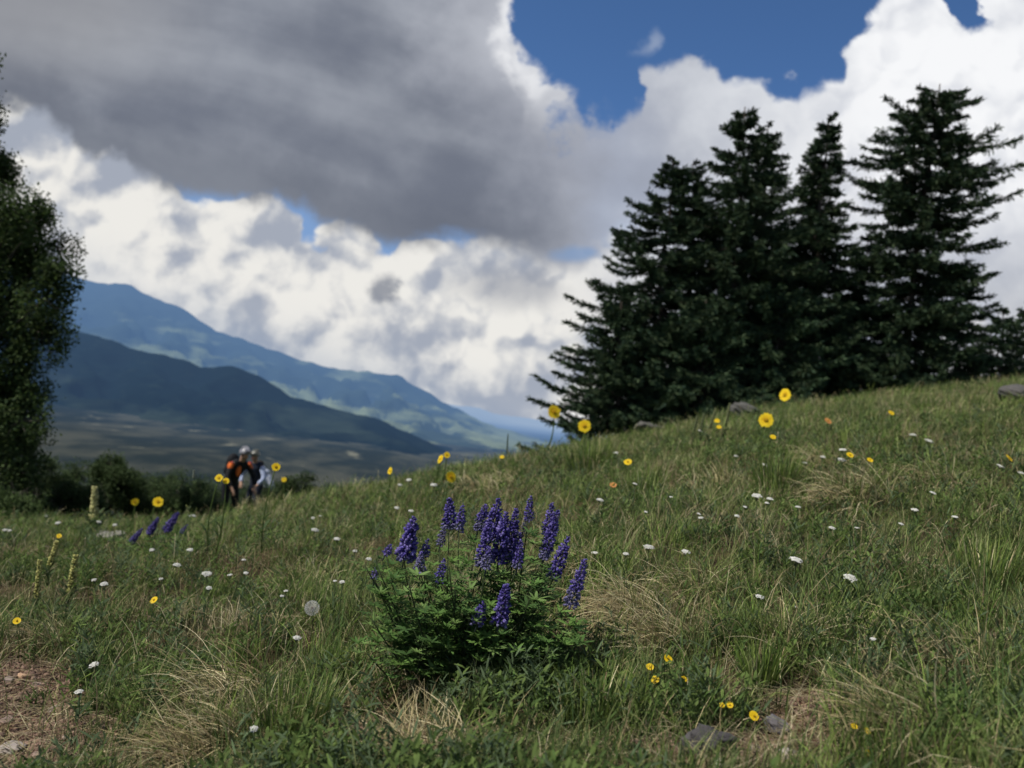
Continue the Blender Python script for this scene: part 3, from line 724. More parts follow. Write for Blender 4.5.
YW = [
 (700,431,5,'tiny white flower head near the foot of the spruces, below the pale spikes'),(616,453,6,'white flower head on the rise between the spruces and the ridge edge'),
 (765,465,7,'white yarrow head in front of the dark green fountain of grass'),(805,463,6,'white yarrow head left of the orange flower slope, beside the straw tussock'),
 (757,496,12,'wide white yarrow at the foot of the dark green fountain, left of a pair'),(770,499,8,'white yarrow at the foot of the dark green fountain, right of a pair'),
 (767,503,5,'tiny white yarrow tucked under the pair by the green fountain'),(798,507,5.5,'small white yarrow left of the wide pale tussock'),
 (745,507,5,'small white yarrow lower left of the pair by the green fountain'),(737,516,6.5,'white yarrow standing alone below the green fountain'),
 (699,514,5,'small white yarrow, upper of two touching heads in the middle slope'),(701,518,7.5,'white yarrow, lower of two touching heads in the middle slope'),
 (832,528,7,'white yarrow on the lower edge of the wide pale tussock, left of two'),(857,528,6,'white yarrow on the lower edge of the wide pale tussock, right of two'),
 (646,512,4.5,'tiny white flower in the open grass right of the orange flower'),(671,497,3.5,'tiniest white speck of a flower in the middle slope'),
 (823,457,6.5,'white yarrow left of the double headed one on the right slope'),(635,484,6,'white flower head in the grass right of the faded orange flower'),
 (736,456,4.5,'tiny white flower above the green fountain'),(843,450,9,'white yarrow above the yellow flower on the straw tussock'),
 (913,435,7.5,'white yarrow high on the right slope, left of a pair'),(929,441,9.5,'white yarrow high on the right slope, right and wider of a pair'),
 (1000,466,8,'white yarrow under the edge on yellow flower at the right edge'),(933,493,7.5,'white yarrow on the right slope above the dark hollow'),
 (915,510,8.5,'white yarrow right of the wide pale tussock'),(955,517,7,'white yarrow below and right of the pair right of the pale tussock'),
 (842,460,10,'creamy yarrow just under the yellow flower on the straw tussock'),(901,524,6,'small white yarrow lower left of the one right of the pale tussock'),
 (796,560,15,'large bright white yarrow on the right, directly under the pale tussock'),(850,578,16,'largest white yarrow, lower right of the other large one'),
 (1021,473,7,'white yarrow cut by the right edge'),(600,500,8,'flat white yarrow just right of the topmost purple spike'),
 (649,547,11,'wide white yarrow right of the lupine, left of two'),(686,552,11,'bright white yarrow right of the lupine, right of two'),
 (626,554,7.5,'white yarrow between the lupine and the pair of wide heads'),(595,553,9,'white yarrow touching the right side of the lupine'),
 (760,597,10,'white yarrow in the grass above the mixed straw tuft'),(873,639,6,'white petal shaped flower in the lower right grass'),
 (189,516,5.5,'tiny white flower right of the small lupine patch, with a twin beside it'),(152,550,6,'white yarrow just below the small lupine patch'),
 (190,550,7,'white yarrow right of and below the small lupine patch'),(177,565,8,'white yarrow in the left meadow, left of the large creamy head'),
 (207,574,10.5,'large creamy yarrow in the left meadow'),(244,560,5.5,'small white yarrow right of the large creamy head, higher one'),
 (230,575,6,'small white yarrow right of the large creamy head, left of two level ones'),(246,573,6,'small white yarrow right of the large creamy head, right of two level ones'),
 (209,588,7,'small flat yarrow directly below the large creamy head'),(161,579,5,'tiny white yarrow lower left of the large creamy head'),
 (313,518,4.5,'tiny pale flower above the round green seed head'),(315,530,8,'round greenish white head in the meadow left of the lupine'),
 (337,539,8,'bright white yarrow left of the lupine top'),(355,551,5.5,'small pale yarrow left of the lupine leaves'),
 (369,559,6.5,'white yarrow touching the left side of the lupine'),(335,581,4.5,'small white flower on a dark stem, left of a pair above the clock'),
 (342,582,7,'white flower on a dark stem, right of a pair above the clock'),(286,591,5.5,'small white flower upper left of the dandelion clock, higher of two'),
 (282,596,4.5,'small white flower upper left of the dandelion clock, lower of two'),(297,638,9,'pale yellow white head below the dandelion clock'),
 (5,530,5,'tiny white flower at the left edge'),(9.5,530.5,4.5,'tiny white flower beside the one at the left edge'),
 (58,523,6,'small white flower left of the tall yellow green spike'),(47,516,4.5,'tiny white flower upper left of the tall yellow green spike'),
 (104,584,9,'creamy yarrow right of the yellow green spikes'),(94,580,5.5,'small white yarrow between the spikes and the creamy head'),
 (115,525,5,'tiny white flower above the flat grey stone'),(94,665,12,'bright white yarrow above the bare soil'),
 (79,692,10,'white yarrow at the edge of the bare soil'),(254,729,10,'white yarrow at the bottom, on the brown litter'),
 (434,485,9,'flat white yarrow on the ridge left of the lowest yellow daisy'),(409,480,6.5,'white yarrow on the ridge, highest of the group left of the lupine top'),
 (400,485,5.5,'pale white yarrow just left of the highest one on the ridge'),(397,508,6.5,'white yarrow above the leftmost purple spike'),
 (411,511,5.5,'small white yarrow between the two left purple spikes'),(99,522,5,'pale flower at the foot of the tall yellow green spike'),
 (194,516,5,'tiny white flower twin, the right one, right of the small lupine patch'),(320,516,4,'faint white flower on the left ridge grass')]
for px, py, s, w in YW: yarrow(px, py, s, w, h=.10 if py > 640 else None)
yarrow(796, 607, 4, 'tiny white speck of a flower under the largest yarrow heads', h=.08)

def dandelion():
    c = march(312, 608, .13); r = 7.2 * c[1] / FPX
    base = np.array([c[0] + .01, c[1] + .01, 0]); base[2] = gz(base[0], base[1])
    o = thing('dandelion_clock', base, 'round white dandelion seed clock in the meadow left of the lupine', 'flower')
    n = 110; i = np.arange(n) + .5; ph = np.arccos(1 - 2 * i / n); th = math.pi * (1 + 5 ** .5) * i
    d = np.stack([np.cos(th) * np.sin(ph), np.sin(th) * np.sin(ph), np.cos(ph)], 1)
    g = Geo()
    for k in range(n):
        tube(g, [c + d[k] * r * .2, c + d[k] * r * .85], .00022, (.7, .68, .6), 3, False); x, y, z = basis(d[k])
        for a in np.arange(5) * 1.257: tube(g, [c + d[k] * r * .85, c + d[k] * r * 1.02 + (math.cos(a) * x + math.sin(a) * y) * r * .2], .0002, (.8, .8, .78), 3, False)
    g.build('seed_plumes', M_PETAL, o)
    g = Geo(); blobs(g, [c], r * .2, (.16, .12, .08), 2); g.build('centre', M_PETAL, o)
    stem(o, c, base, .0018, (.12, .12, .06), .004)
dandelion()

# ------------------------------------------------------------------ lupines
def spike(o, p0, p1, width, seed, pale=0., name='flower_spike'):
    r = np.random.default_rng(seed); g = Geo(); L = np.linalg.norm(p1 - p0); ax = (p1 - p0) / L; x, y, z = basis(ax)
    rows = max(6, int(L / .0058)); B = []; D = []; C = []; S = []
    for i in range(rows):
        s = i / (rows - 1); rad = width / 2 * (.62 * (1 - s) ** .55 + .12) * (.85 if s < .1 else 1) * 1.25; m = 11 if s < .75 else 7
        for j in range(m):
            a = 2 * math.pi * (j + .5 * (i % 2)) / m + r.normal(0, .22)
            d = math.cos(a) * x + math.sin(a) * y
            if r.random() < .10: continue
            up = .15 + .9 * s + r.normal(0, .2); dd = d + ax * up; dd /= np.linalg.norm(dd)
            B.append(p0 + ax * (L * s + r.normal(0, .0018)) + d * rad * r.uniform(.40, .86)); D.append(dd); sz = width * (.115 if s < .8 else .09) * r.uniform(.8, 1.15)
            S.append([sz * .50, sz * .50, sz * .95])
            c = np.array([[.080, .060, .26], [.125, .098, .34], [.058, .045, .17], [.21, .17, .43]])[r.integers(0, 4)] * r.uniform(.75, 1.2)
            if pale > 0 and s < pale: c = c * .45 + np.array([.20, .20, .26]) * .55
            C.append(c)
    B, D, C, S = map(np.array, (B, D, C, S))
    blobs(g, B, S, C, 1, D)
    # banner petal standing behind each keel
    side = np.cross(D, ax); side /= np.linalg.norm(side, axis=1)[:, None]; upv = np.cross(side, D); l = S[:, 2:3] * .95
    c0 = B + upv * S[:, 0:1] * .9
    V = np.stack([c0 - side * l * .8, c0 + D * l * .8, c0 + side * l * .8, c0 - D * l * .2 + upv * l * .6], 1).reshape(-1, 3)
    g.add(V, np.arange(len(V)).reshape(-1, 4), np.repeat(C * 1.25, 4, 0))
    tube(g, [p0 - ax * .02, p0, p1], [.0018, .0016, .0008], (.09, .10, .10), 5)
    return g.build(name, M_PETAL, o)
def palmate(g, P, N, size, rs):
    """palmate leaves: seven narrow leaflets round each point"""
    n = len(P); m = 8
    base = np.repeat(P, m, 0); a0 = np.repeat(rs.uniform(0, 6.28, n), m) + np.tile(np.arange(m) * 2 * math.pi / m, n) + rs.normal(0, .1, n * m)
    th = np.repeat(rs.uniform(1.0, 1.45, n), m) + rs.normal(0, .12, n * m); L = np.repeat(size, m) * rs.uniform(.8, 1.1, n * m)
    c = np.repeat(np.array([[.085, .160, .040], [.120, .210, .050], [.160, .245, .075], [.065, .125, .036]])[rs.integers(0, 4, n)] * rs.uniform(.8, 1.2, (n, 1)), m, 0)
    ribbons(g, base, a0, th, rs.uniform(-.1, .5, n * m), L, L * .23, c, K=4, prof=PROF_LEAF, roll=rs.normal(0, .25, n * m), tipcol=c * 1.15)
lp = march(474, 676, 0.0); LY = lp[1]
lup = thing('lupine', lp, 'purple flowering lupine bush in the foreground, the large one in the middle', 'flower plant')
print('lupine depth', LY)
SP = [  # top x, top y, bottom x, bottom y, width px, depth offset, pale base
 (414,519,404,560,25,0,.1),(428,540,424,556,13,.03,0),(391,545,386,554,12,-.03,0),(421,553,420,572,15,-.05,.9),
 (450,499,449,528,19,.06,.15),(463,506,459,530,14,.02,.25),(444,527,440,545,12,.08,.9),
 (486,505,478,530,16,.08,.3),(498,500,490,538,20,.02,0),(506,514,498,562,22,-.02,0),(490,520,481,566,18,-.04,.2),(516,510,508,558,19,.04,0),(520,534,512,566,15,0,.2),
 (531,497,528,520,13,.05,.1),(525,520,522,536,8,.06,.9),
 (552,504,547,535,16,.06,0),(558,511,544,558,17,.0,.15),
 (568,538,553,578,18,-.02,.1),(585,560,570,606,18,-.05,.35),
 (507,586,499,624,20,-.18,.05),(483,603,477,624,16,-.19,.1),
 (444,560,439,581,13,-.10,0),(521,541,517,568,14,-.06,.1),(375,569,374,578,9,-.08,0),(490,548,486,568,14,-.08,.6)]
def lup_pt(px, py, off): return at(px, py, LY + off)
tops = []
for i, (tx, ty, bx_, by_, w, off, pale) in enumerate(SP):
    p0, p1 = lup_pt(bx_, by_, off), lup_pt(tx, ty, off); tops.append(p0)
    spike(lup, p0, p1, 1.1 * w * LY / FPX, 100 + i, pale)
rs = np.random.default_rng(5)
g = Geo(); LP = []; LS = []
crown = lp + np.array([0, .0, .0])
stems = list(tops) + [lup_pt(rs.uniform(364, 572), rs.uniform(562, 660), rs.uniform(-.2, .12)) for _ in range(64)] + [lup_pt(rs.uniform(372, 592), rs.uniform(615, 690), rs.uniform(-.22, -.02)) for _ in range(16)]
for k, tpt in enumerate(stems):
    b = lp + np.array([rs.normal(0, .04), rs.normal(0, .04), 0]) + (tpt - lp) * np.array([.42, .42, 0]); b[2] = gz(b[0], b[1]) - .01
    t = np.linspace(0, 1, 8)[:, None]; mid = (tpt - b) * np.array([1, 1, 0]) * .06
    pts = b + (tpt - b) * t - 0 * mid + mid * np.sin(np.pi * t) * .8
    tube(g, pts, np.linspace(.0026, .0015, 8), (.055, .075, .035), 5)
    m = 12 if k < len(tops) else 15
    for i in range(m):
        s = rs.uniform(.22, .98 if k >= len(tops) else .9); q = b + (tpt - b) * s + mid * math.sin(math.pi * s) * .8
        a = rs.uniform(0, 6.28); pl = rs.uniform(.02, .06); e = q + np.array([math.cos(a) * pl, math.sin(a) * pl, pl * rs.uniform(.2, .9)])
        tube(g, [q, (q + e) / 2 + [0, 0, .004], e], .0008, (.06, .09, .035), 3, False); LP.append(e); LS.append(rs.uniform(.018, .036))
g.build('stems', M_LEAF, lup)
g = Geo(); palmate(g, np.array(LP), None, np.array(LS), rs)
lo = g.build('leaves', M_LEAF, lup)
def lupine_small(spk, base, label):
    b = march(*base, 0.0); o = thing('lupine', b, label, 'flower plant'); Y = b[1]; g = Geo(); P = []
    for i, (tx, ty, bx_, by_, w) in enumerate(spk):
        p0, p1 = at(bx_, by_, Y), at(tx, ty, Y); spike(o, p0, p1, w * Y / FPX, 300 + i + int(tx), 0)
        q = b + np.array([(p0[0] - b[0]) * .5, .0, 0]); tube(g, [q, (q + p0) / 2, p0], .003, (.06, .08, .04), 5)
        for k in range(14): s = rs.uniform(.1, .9); P.append(q + (p0 - q) * s + rs.normal(0, .04, 3) * [1, 1, .3])
    g.build('stems', M_LEAF, o); g = Geo(); palmate(g, np.array(P), None, np.full(len(P), .035), rs); g.build('leaves', M_LEAF, o)
lupine_small([(142, 529, 131, 543, 9), (158, 518, 149, 534, 10), (178, 513, 166, 531, 12), (187, 525, 181, 533, 6)], (165, 556), 'small lupine with leaning violet spikes in the left meadow by the flat stone')

# ------------------------------------------------------------------ yellow green flower spikes
def green_spike(px0, py0, px1, py1, w, label, h=None, col=(.46, .44, .15), group='yellow green flower spikes'):
    base_h = h or .12
    p0 = march(px1, py1, base_h, 1.2, 15); Y = p0[1]; p1 = at(px0, py0, Y)
    b = p0 - np.array([0, 0, base_h]); b[2] = gz(b[0], b[1])
    o = thing('flower_stalk', b, label, 'flower plant', group)
    L = np.linalg.norm(p1 - p0); ax = (p1 - p0) / L; x, y, z = basis(ax); wd = w * Y / FPX
    n = int(max(40, L / wd * 45)); s = rng.random(n); a = rng.uniform(0, 6.28, n)
    d = np.cos(a)[:, None] * x + np.sin(a)[:, None] * y; D = d + ax * .7
    g = Geo(); rad = wd / 2 * (.9 - .5 * s)
    blobs(g, p0 + ax * (L * s)[:, None] + d * (rad * .7)[:, None], np.array([[.12, .12, .24]]) * wd * rng.uniform(.7, 1.2, (n, 1)), np.array(col) * rng.uniform(.6, 1.25, (n, 1)), 1, D)
    g.build('flower_head', M_PETAL, o)
    g = Geo(); tube(g, [b, (b + p0) / 2, p0, p1], wd * .06, (.08, .10, .04), 5); g.build('stem', M_LEAF, o)
    g = Geo(); m = 22; t = rng.random(m)[:, None]; ribbons(g, b + (p0 - b) * t, rng.uniform(0, 6.28, m), .5, .9, wd * 2.2, wd * .35, (.07, .10, .04), K=4, prof=PROF_LEAF); g.build('leaves', M_LEAF, o)
for a in (
    (95, 487, 94, 519, 9.5, 'tall pale yellow spike standing alone against the dark bushes on the left', .16, (.52, .50, .22)),
    (57, 541, 50, 566, 7, 'yellow green spike in the left meadow, topmost of the close three', .14),
    (76, 555, 70, 592, 8.5, 'yellow green spike in the left meadow, tallest and rightmost of the close three', .10),
    (40, 560, 37, 598, 7, 'yellow green spike in the left meadow, leftmost of the close three', .10),
    (730, 403, 726, 425, 3.6, 'pale slender spike before the spruces, rightmost of the row', .25, (.20, .22, .10)),
    (716, 408, 710, 428, 3.8, 'pale slender spike before the spruces, second from the right', .25, (.20, .22, .10)),
    (704, 414, 701, 430, 3.2, 'pale slender spike before the spruces, second from the left', .25, (.16, .18, .09)),
    (697, 416, 695, 430, 3.2, 'pale slender spike before the spruces, leftmost of the row', .25, (.16, .18, .09)),
    (508, 434, 507, 452, 1.7, 'thin dark green stalk rising from the ridge against the blue hills', .25, (.07, .10, .04)),
    (194, 470, 194, 478, 3, 'pale seed stalk left of the hikers', .3, (.25, .28, .22)),
): green_spike(*a)

# ------------------------------------------------------------------ rocks
def rock(px, py, w, hgt, dpt, label, col, h=0.0, group=None, name='rock', sub=4, seed=None, tilt=0.):
    p = march(px, py, h); Y = p[1]; W2 = w * Y / FPX / 2; r = np.random.default_rng(seed or int(px * 7 + py))
    v, f = ico(sub); v = v.copy()
    for _ in range(9):                                   # planar facets
        d = r.normal(0, 1, 3); d /= np.linalg.norm(d); k = r.uniform(.55, .85); s = v @ d; v -= np.outer(np.maximum(s - k, 0) * .92, d)
    a = SinNoise(int(px) + 5, .9, 10, 3); v *= (1 + .06 * a(v[:, 0] + v[:, 2], v[:, 1] - v[:, 2]))[:, None]
    v *= [W2, W2 * dpt, W2 * hgt]; ca, sa = math.cos(tilt), math.sin(tilt)
    v = np.stack([v[:, 0] * ca - v[:, 2] * sa, v[:, 1], v[:, 0] * sa + v[:, 2] * ca], 1)
    q = np.array([p[0], p[1], gz(p[0], p[1]) + W2 * hgt * .5 + h * .3])
    g = Geo(); g.add(v, f, col); o = g.build(name, M_ROCK, smooth=False); o.location = q
    return tag(o, label, 'rock', group)
GR = (.075, .07, .07)
rock(708, 754, 66, .55, .5, 'dark grey rounded rock at the bottom edge right of centre', GR, name='rock')
rock(778, 734, 30, .8, .8, 'grey upright stone beside the bottom yellow flowers', (.14, .13, .135))
rock(719, 765, 18, .6, .8, 'small bright white stone on top of the dark grey rock', (.75, .73, .68), h=.01, name='pebble', sub=3)
rock(786, 760, 24, .7, .9, 'pale tan stone at the bottom edge right of the dark rock', (.40, .35, .29), name='pebble', sub=3)
rock(756, 752, 14, .6, .9, 'small brown grey pebble between the dark rock and the pale tan stone', (.26, .21, .18), name='pebble', sub=3)
rock(115, 541, 34, .45, 1.2, 'flat pale grey stone in the left meadow next to the small lupine', (.20, .19, .16))
rock(42, 518, 38, .4, 1.2, 'dull grey boulder among the bushes at the left edge', (.12, .12, .09))
rock(24, 680, 16, .6, .9, 'orange tan stone on the bare soil at the left', (.42, .27, .17), name='stone', sub=3)
rock(36, 687, 10, .6, .9, 'small pinkish stone right of the orange tan one', (.38, .28, .23), name='stone', sub=3)
rock(8, 683, 12, .6, .9, 'grey brown stone left of the orange tan one', (.28, .22, .19), name='stone', sub=3)
rock(10, 752, 34, .35, .8, 'flat pale grey slab in the bottom left corner', (.30, .26, .23), name='stone', tilt=.3)
rock(52, 712, 18, .35, .7, 'thin slanting stone in the middle of the bare soil', (.34, .27, .23), name='stone', tilt=.5, sub=3)
rock(6, 722, 14, .5, .9, 'brown stone at the left edge above the pale slab', (.30, .22, .18), name='stone', sub=3)
rock(36, 758, 12, .5, .9, 'small reddish stone right of the pale slab', (.33, .24, .19), name='stone', sub=3)
rock(66, 740, 9, .5, .9, 'small tan pebble at the right end of the bare soil', (.36, .28, .22), name='pebble', sub=3)
rock(88, 688, 11, .7, .9, 'pale stone right behind the white yarrow at the soil edge', (.40, .35, .30), name='stone', sub=3)
rock(743, 416, 30, .6, 1.2, 'grey boulder under the spruces behind the pale spikes', (.08, .078, .07))
rock(650, 432, 32, .45, 1.2, 'rough grey boulder at the foot of the left spruce', (.085, .08, .07))
rock(1012, 398, 34, .5, 1.3, 'grey brown boulder on the skyline at the right edge', (.085, .08, .075))
# ------------------------------------------------------------------ trees
def spruce(px, py, depth, top, prof, label, seed, dens=1., gaps=0., lean=0., tint=1., asym=0., bushy=False):
    """px,py: foot in the photo; top: (x,y) of the tip there; prof: [(fraction of height, half width px)]"""
    r = np.random.default_rng(seed); b = at(px, py, depth); b[2] = gz(b[0], b[1]) - .05
    tip = at(top[0], top[1], depth); H = tip[2] - b[2]
    o = thing('spruce_tree', b, label, 'tree', 'spruces on the ridge')
    ts = np.linspace(0, 1, 14); wob = SinNoise(seed, 1.6, 6)
    trunk = b + (tip - b) * ts[:, None]; trunk[:, 0] += .05 * wob(ts * 3, 0 * ts) * np.sin(np.pi * ts)
    def tr(h): return np.array([np.interp(h, ts, trunk[:, k]) for k in range(3)])
    g = Geo(); tube(g, trunk, .012 * H * (1.05 - ts) ** 1.1 + .012, (.075, .060, .050), 9); g.build('trunk', M_BARK, o)
    gl = Geo(); gn = Geo(); k = depth / FPX
    hs = [p[0] for p in prof]; ws = [p[1] * k for p in prof]
    nw = int(H / .17); allP = []; A_ = []; T_ = []; L_ = []; K_ = []; C_ = []
    for i in range(nw):
        h0 = .04 + .955 * i / nw
        h = h0; nb = (r.integers(4, 7) if not bushy else r.integers(6, 10)) if h < .95 else 4
        a0 = r.uniform(0, 6.28); whorl = r.uniform(.78, 1.1)
        for j in range(nb):
            h = float(np.clip(h0 + r.normal(0, .016), .03, .995))
            a = a0 + 2 * math.pi * j / nb + r.normal(0, .25)
            if r.random() < gaps: continue
            L = np.interp(h, hs, ws) * whorl * (r.uniform(.62, 1.12) if not bushy else r.uniform(.35, 1.12)) * (1 + asym * math.cos(a)) + .10
            rise = np.interp(h, [0, .4, .8, 1], [-.30, -.14, .08, .30] if not bushy else [-.25, -.12, -.02, .02]) + r.normal(0, .09)
            p0 = tr(h); m = 7; q = np.linspace(0, 1, m)
            sag = -.20 * np.sin(np.pi * q * .8) * L * np.interp(h, [0, .7, 1], [1, .6, .1]); up = .10 * q ** 3 * L
            bend = r.normal(0, .10)
            rad = L * q
            pts = np.stack([p0[0] + rad * np.cos(a + bend * q), p0[1] + rad * np.sin(a + bend * q), p0[2] + rise * rad + sag + up], 1)
            tube(gl, pts, np.linspace(.010 + .008 * L, .004, m), (.055, .045, .038), 4, False)
            ns = int(dens * (18 + L * 62)); s = r.uniform(.10, 1.0, ns) ** .8
            P = np.stack([np.interp(s, q, pts[:, c]) for c in range(3)], 1)
            sd = np.where(r.random(ns) < .5, 1, -1); ang = a + sd * r.uniform(.25, 1.15, ns)
            tl = (.20 + .16 * L * (1 - s)) * r.uniform(.6, 1.2, ns); tl = np.minimum(tl, .52) * np.interp(h, [0, .8, 1], [1, .9, .45])
            # side twigs, then sprays along each twig
            th = 1.62 - .28 * rise + r.normal(0, .25, ns)
            for f in (0., .4):
                h_ = np.stack([np.cos(ang) * np.sin(th), np.sin(ang) * np.sin(th), np.cos(th)], 1)
                allP.append(P + h_ * (tl * f)[:, None]); A_.append(ang + r.normal(0, .45, ns)); T_.append(th + r.normal(0, .30, ns)); L_.append(np.maximum(tl * .5, .10) * r.uniform(.8, 1.3, ns)); K_.append(r.uniform(-.5, .2, ns))
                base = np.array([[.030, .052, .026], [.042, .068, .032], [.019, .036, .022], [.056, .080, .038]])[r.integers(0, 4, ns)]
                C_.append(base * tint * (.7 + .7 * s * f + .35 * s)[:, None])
    P = np.concatenate(allP); n = len(P); A_, T_, L_, K_ = map(np.concatenate, (A_, T_, L_, K_)); C_ = np.concatenate(C_)
    P += r.normal(0, .018, P.shape)
    for rl in (0, 1.57):
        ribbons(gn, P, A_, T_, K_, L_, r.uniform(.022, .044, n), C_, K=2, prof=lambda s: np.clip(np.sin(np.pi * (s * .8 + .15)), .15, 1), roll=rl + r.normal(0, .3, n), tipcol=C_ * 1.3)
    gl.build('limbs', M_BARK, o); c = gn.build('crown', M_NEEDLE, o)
    print('spruce', label[:30], 'H', round(H, 2), 'sprays', n * 2)
spruce(655, 436, 21, (673, 160), [(0, 132), (.06, 136), (.12, 132), (.22, 124), (.4, 104), (.55, 82), (.72, 54), (.86, 30), (.95, 13), (1, 1)], 'broad spruce at the left end of the group, lowest of the tall tops', 11)
spruce(688, 432, 21.6, (693, 163), [(0, 80), (.4, 60), (.7, 34), (.88, 18), (1, 2)], 'narrower spruce close behind the leftmost one, its tip just to the right', 12, dens=.8)
spruce(728, 428, 20.5, (745, 107), [(0, 110), (.25, 100), (.5, 76), (.7, 52), (.85, 28), (.94, 13), (1, 1)], 'tall pointed spruce, second highest tip in the group', 13)
spruce(748, 426, 22.5, (768, 126), [(0, 90), (.4, 56), (.7, 34), (.88, 16), (1, 2)], 'slim spruce just right of and behind the tall pointed one', 14, dens=.8)
spruce(800, 420, 21.5, (829, 117), [(0, 105), (.2, 92), (.4, 66), (.55, 50), (.66, 30), (.74, 19), (.9, 11), (1, 2)], 'spruce with a bare thin leaning top in the middle of the group', 15, gaps=.06)
spruce(792, 420, 22.3, (815, 146), [(0, 80), (.4, 56), (.6, 36), (.75, 20), (.9, 10), (1, 2)], 'spruce with a short thin top left of the leaning one', 16, dens=.8, gaps=.06)
spruce(898, 400, 21, (940, 84), [(0, 70), (.08, 82), (.2, 86), (.35, 78), (.5, 72), (.62, 76), (.72, 76), (.80, 72), (.88, 60), (.93, 44), (.97, 22), (1, 2)], 'big irregular spruce with a broad ragged top, rightmost tall one', 17, dens=1.0, gaps=.10, bushy=True)
spruce(850, 410, 22.5, (868, 238), [(0, 80), (.3, 66), (.6, 44), (.85, 18), (1, 2)], 'low spruce filling the gap before the big irregular one', 18, gaps=.05)
spruce(1000, 392, 24, (1004, 308), [(0, 34), (.3, 30), (.6, 20), (.85, 10), (1, 2)], 'small young spruce at the right end of the group', 19, gaps=.05)
spruce(1030, 388, 25, (1032, 300), [(0, 34), (.3, 30), (.6, 20), (.85, 10), (1, 2)], 'small young spruce cut by the right edge of the view', 20, gaps=.05)
spruce(700, 436, 19.6, (706, 300), [(0, 90), (.3, 78), (.6, 56), (.85, 26), (1, 4)], 'short bushy spruce in front of the two left hand ones', 21, tint=1.25)
spruce(770, 428, 19.8, (780, 288), [(0, 96), (.3, 84), (.6, 58), (.85, 26), (1, 4)], 'short bushy spruce in front of the middle of the group', 22, tint=1.3, gaps=.08)

spruce(958, 396, 21.8, (962, 262), [(0, 50), (.3, 46), (.6, 32), (.85, 15), (1, 2)], 'short spruce under the right side of the big irregular one', 23, gaps=.08)
spruce(618, 440, 20.2, (622, 296), [(0, 74), (.1, 78), (.3, 62), (.6, 40), (.85, 18), (1, 2)], 'short spruce skirting the left edge of the group', 24)
def leafy_tree(name, b, H, blobs_, label, cat, seed, n, leaf, cols, trunk_r=.08, group=None, stems=1):
    """trunk, limbs to every clump of the crown, and leaves scattered through each clump"""
    r = np.random.default_rng(seed); o = thing(name, b, label, cat, group)
    g = Geo(); C = np.array([q[:3] for q in blobs_]); Rr = np.array([q[3] for q in blobs_])
    for s in range(stems):
        bb = b + (np.array([r.normal(0, .25), r.normal(0, .25), 0]) if s else 0)
        ts = np.linspace(0, 1, 9)[:, None]; tp = np.array([b[0] + r.normal(0, .2), b[1], b[2] + H * .93])
        pts = bb + (tp - bb) * ts + np.array([.08, .05, 0]) * np.sin(ts * 5 + s); tube(g, pts, np.linspace(trunk_r, trunk_r * .2, 9), (.09, .085, .07), 8)
    if stems: g.build('trunk' if stems == 1 else 'stems', M_BARK, o)
    g2 = Geo()
    for c, q in zip(C, Rr):
        hz = np.clip((c[2] - b[2]) * .7, .05, H * .85); p0 = np.array([b[0], b[1], b[2] + hz]); mid = (p0 + c) / 2 + [0, 0, -.1 * q]
        tube(g2, [p0, mid, c], [trunk_r * .3 + .004, trunk_r * .2 + .003, .004], (.04, .036, .03), 5, False)
        for _ in range(9):
            d = r.normal(0, 1, 3); d /= np.linalg.norm(d); e = c + d * q * .95; tube(g2, [c, (c + e) / 2 + r.normal(0, .06, 3) * q, e], [trunk_r * .07 + .002, trunk_r * .05 + .0015, .0015], (.10, .09, .075), 3, False)
    g2.build('limbs', M_BARK, o)
    w = Rr ** 2; k = r.choice(len(C), n, p=w / w.sum()); d = r.normal(0, 1, (n, 3)); d /= np.linalg.norm(d, axis=1)[:, None]
    nz = SinNoise(seed + 1, 1.1, 10, 2); rad = Rr[k] * r.random(n) ** .55 * 1.12
    P = C[k] + d * rad[:, None] * np.array([1, 1, .85])
    keep = nz(P[:, 0] + P[:, 1] * .6, P[:, 2] * 1.2 + P[:, 1]) > -.55
    P, k, rad = P[keep], k[keep], rad[keep]; n = len(P)
    # leaves gather into sprigs
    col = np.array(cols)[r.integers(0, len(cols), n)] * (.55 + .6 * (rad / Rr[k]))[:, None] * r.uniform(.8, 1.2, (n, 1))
    g3 = Geo(); 
    for _ in range(2):
        Q = P + r.normal(0, leaf * .9, P.shape)
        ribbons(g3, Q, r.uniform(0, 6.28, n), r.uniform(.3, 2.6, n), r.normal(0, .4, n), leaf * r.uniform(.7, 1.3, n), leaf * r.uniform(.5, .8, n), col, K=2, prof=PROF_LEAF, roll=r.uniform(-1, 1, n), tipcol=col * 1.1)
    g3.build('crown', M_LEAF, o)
# tall leafy tree at the left border: clumps follow its outline
D_ = 13.
cl = []
r0 = np.random.default_rng(77)
for px, py, rr in ((-40, 470, 62), (0, 440, 40), (-20, 400, 56), (22, 395, 26), (-30, 350, 60), (30, 350, 28), (8, 310, 44), (46, 300, 24), (-50, 290, 62), (24, 262, 40), (58, 250, 22), (-30, 230, 56), (14, 215, 32), (44, 215, 17), (-22, 175, 42), (4, 172, 20), (-60, 140, 50), (-28, 110, 26), (-50, 70, 36), (-24, 60, 15), (-70, 20, 30), (-100, 200, 60), (-110, 300, 70), (-110, 400, 70), (-70, 440, 60), (30, 440, 20), (15, 470, 26), (-8, 122, 9), (-10, 60, 8), (40, 330, 30), (55, 275, 22), (20, 420, 26), (-5, 250, 50)):
    c = at(px, py, D_ + r0.uniform(-1.0, 1.0)); cl.append((*c, rr * D_ / FPX))
b = at(-62, 500, D_); b[2] = gz(b[0], b[1]) - .05
leafy_tree('aspen_tree', b, 7.6, cl, 'dark leafy tree with a tall rounded crown cut by the left edge', 'tree', 71, 120000, .055, [(.034, .058, .018), (.048, .074, .022), (.024, .044, .016), (.060, .086, .030)], .11)
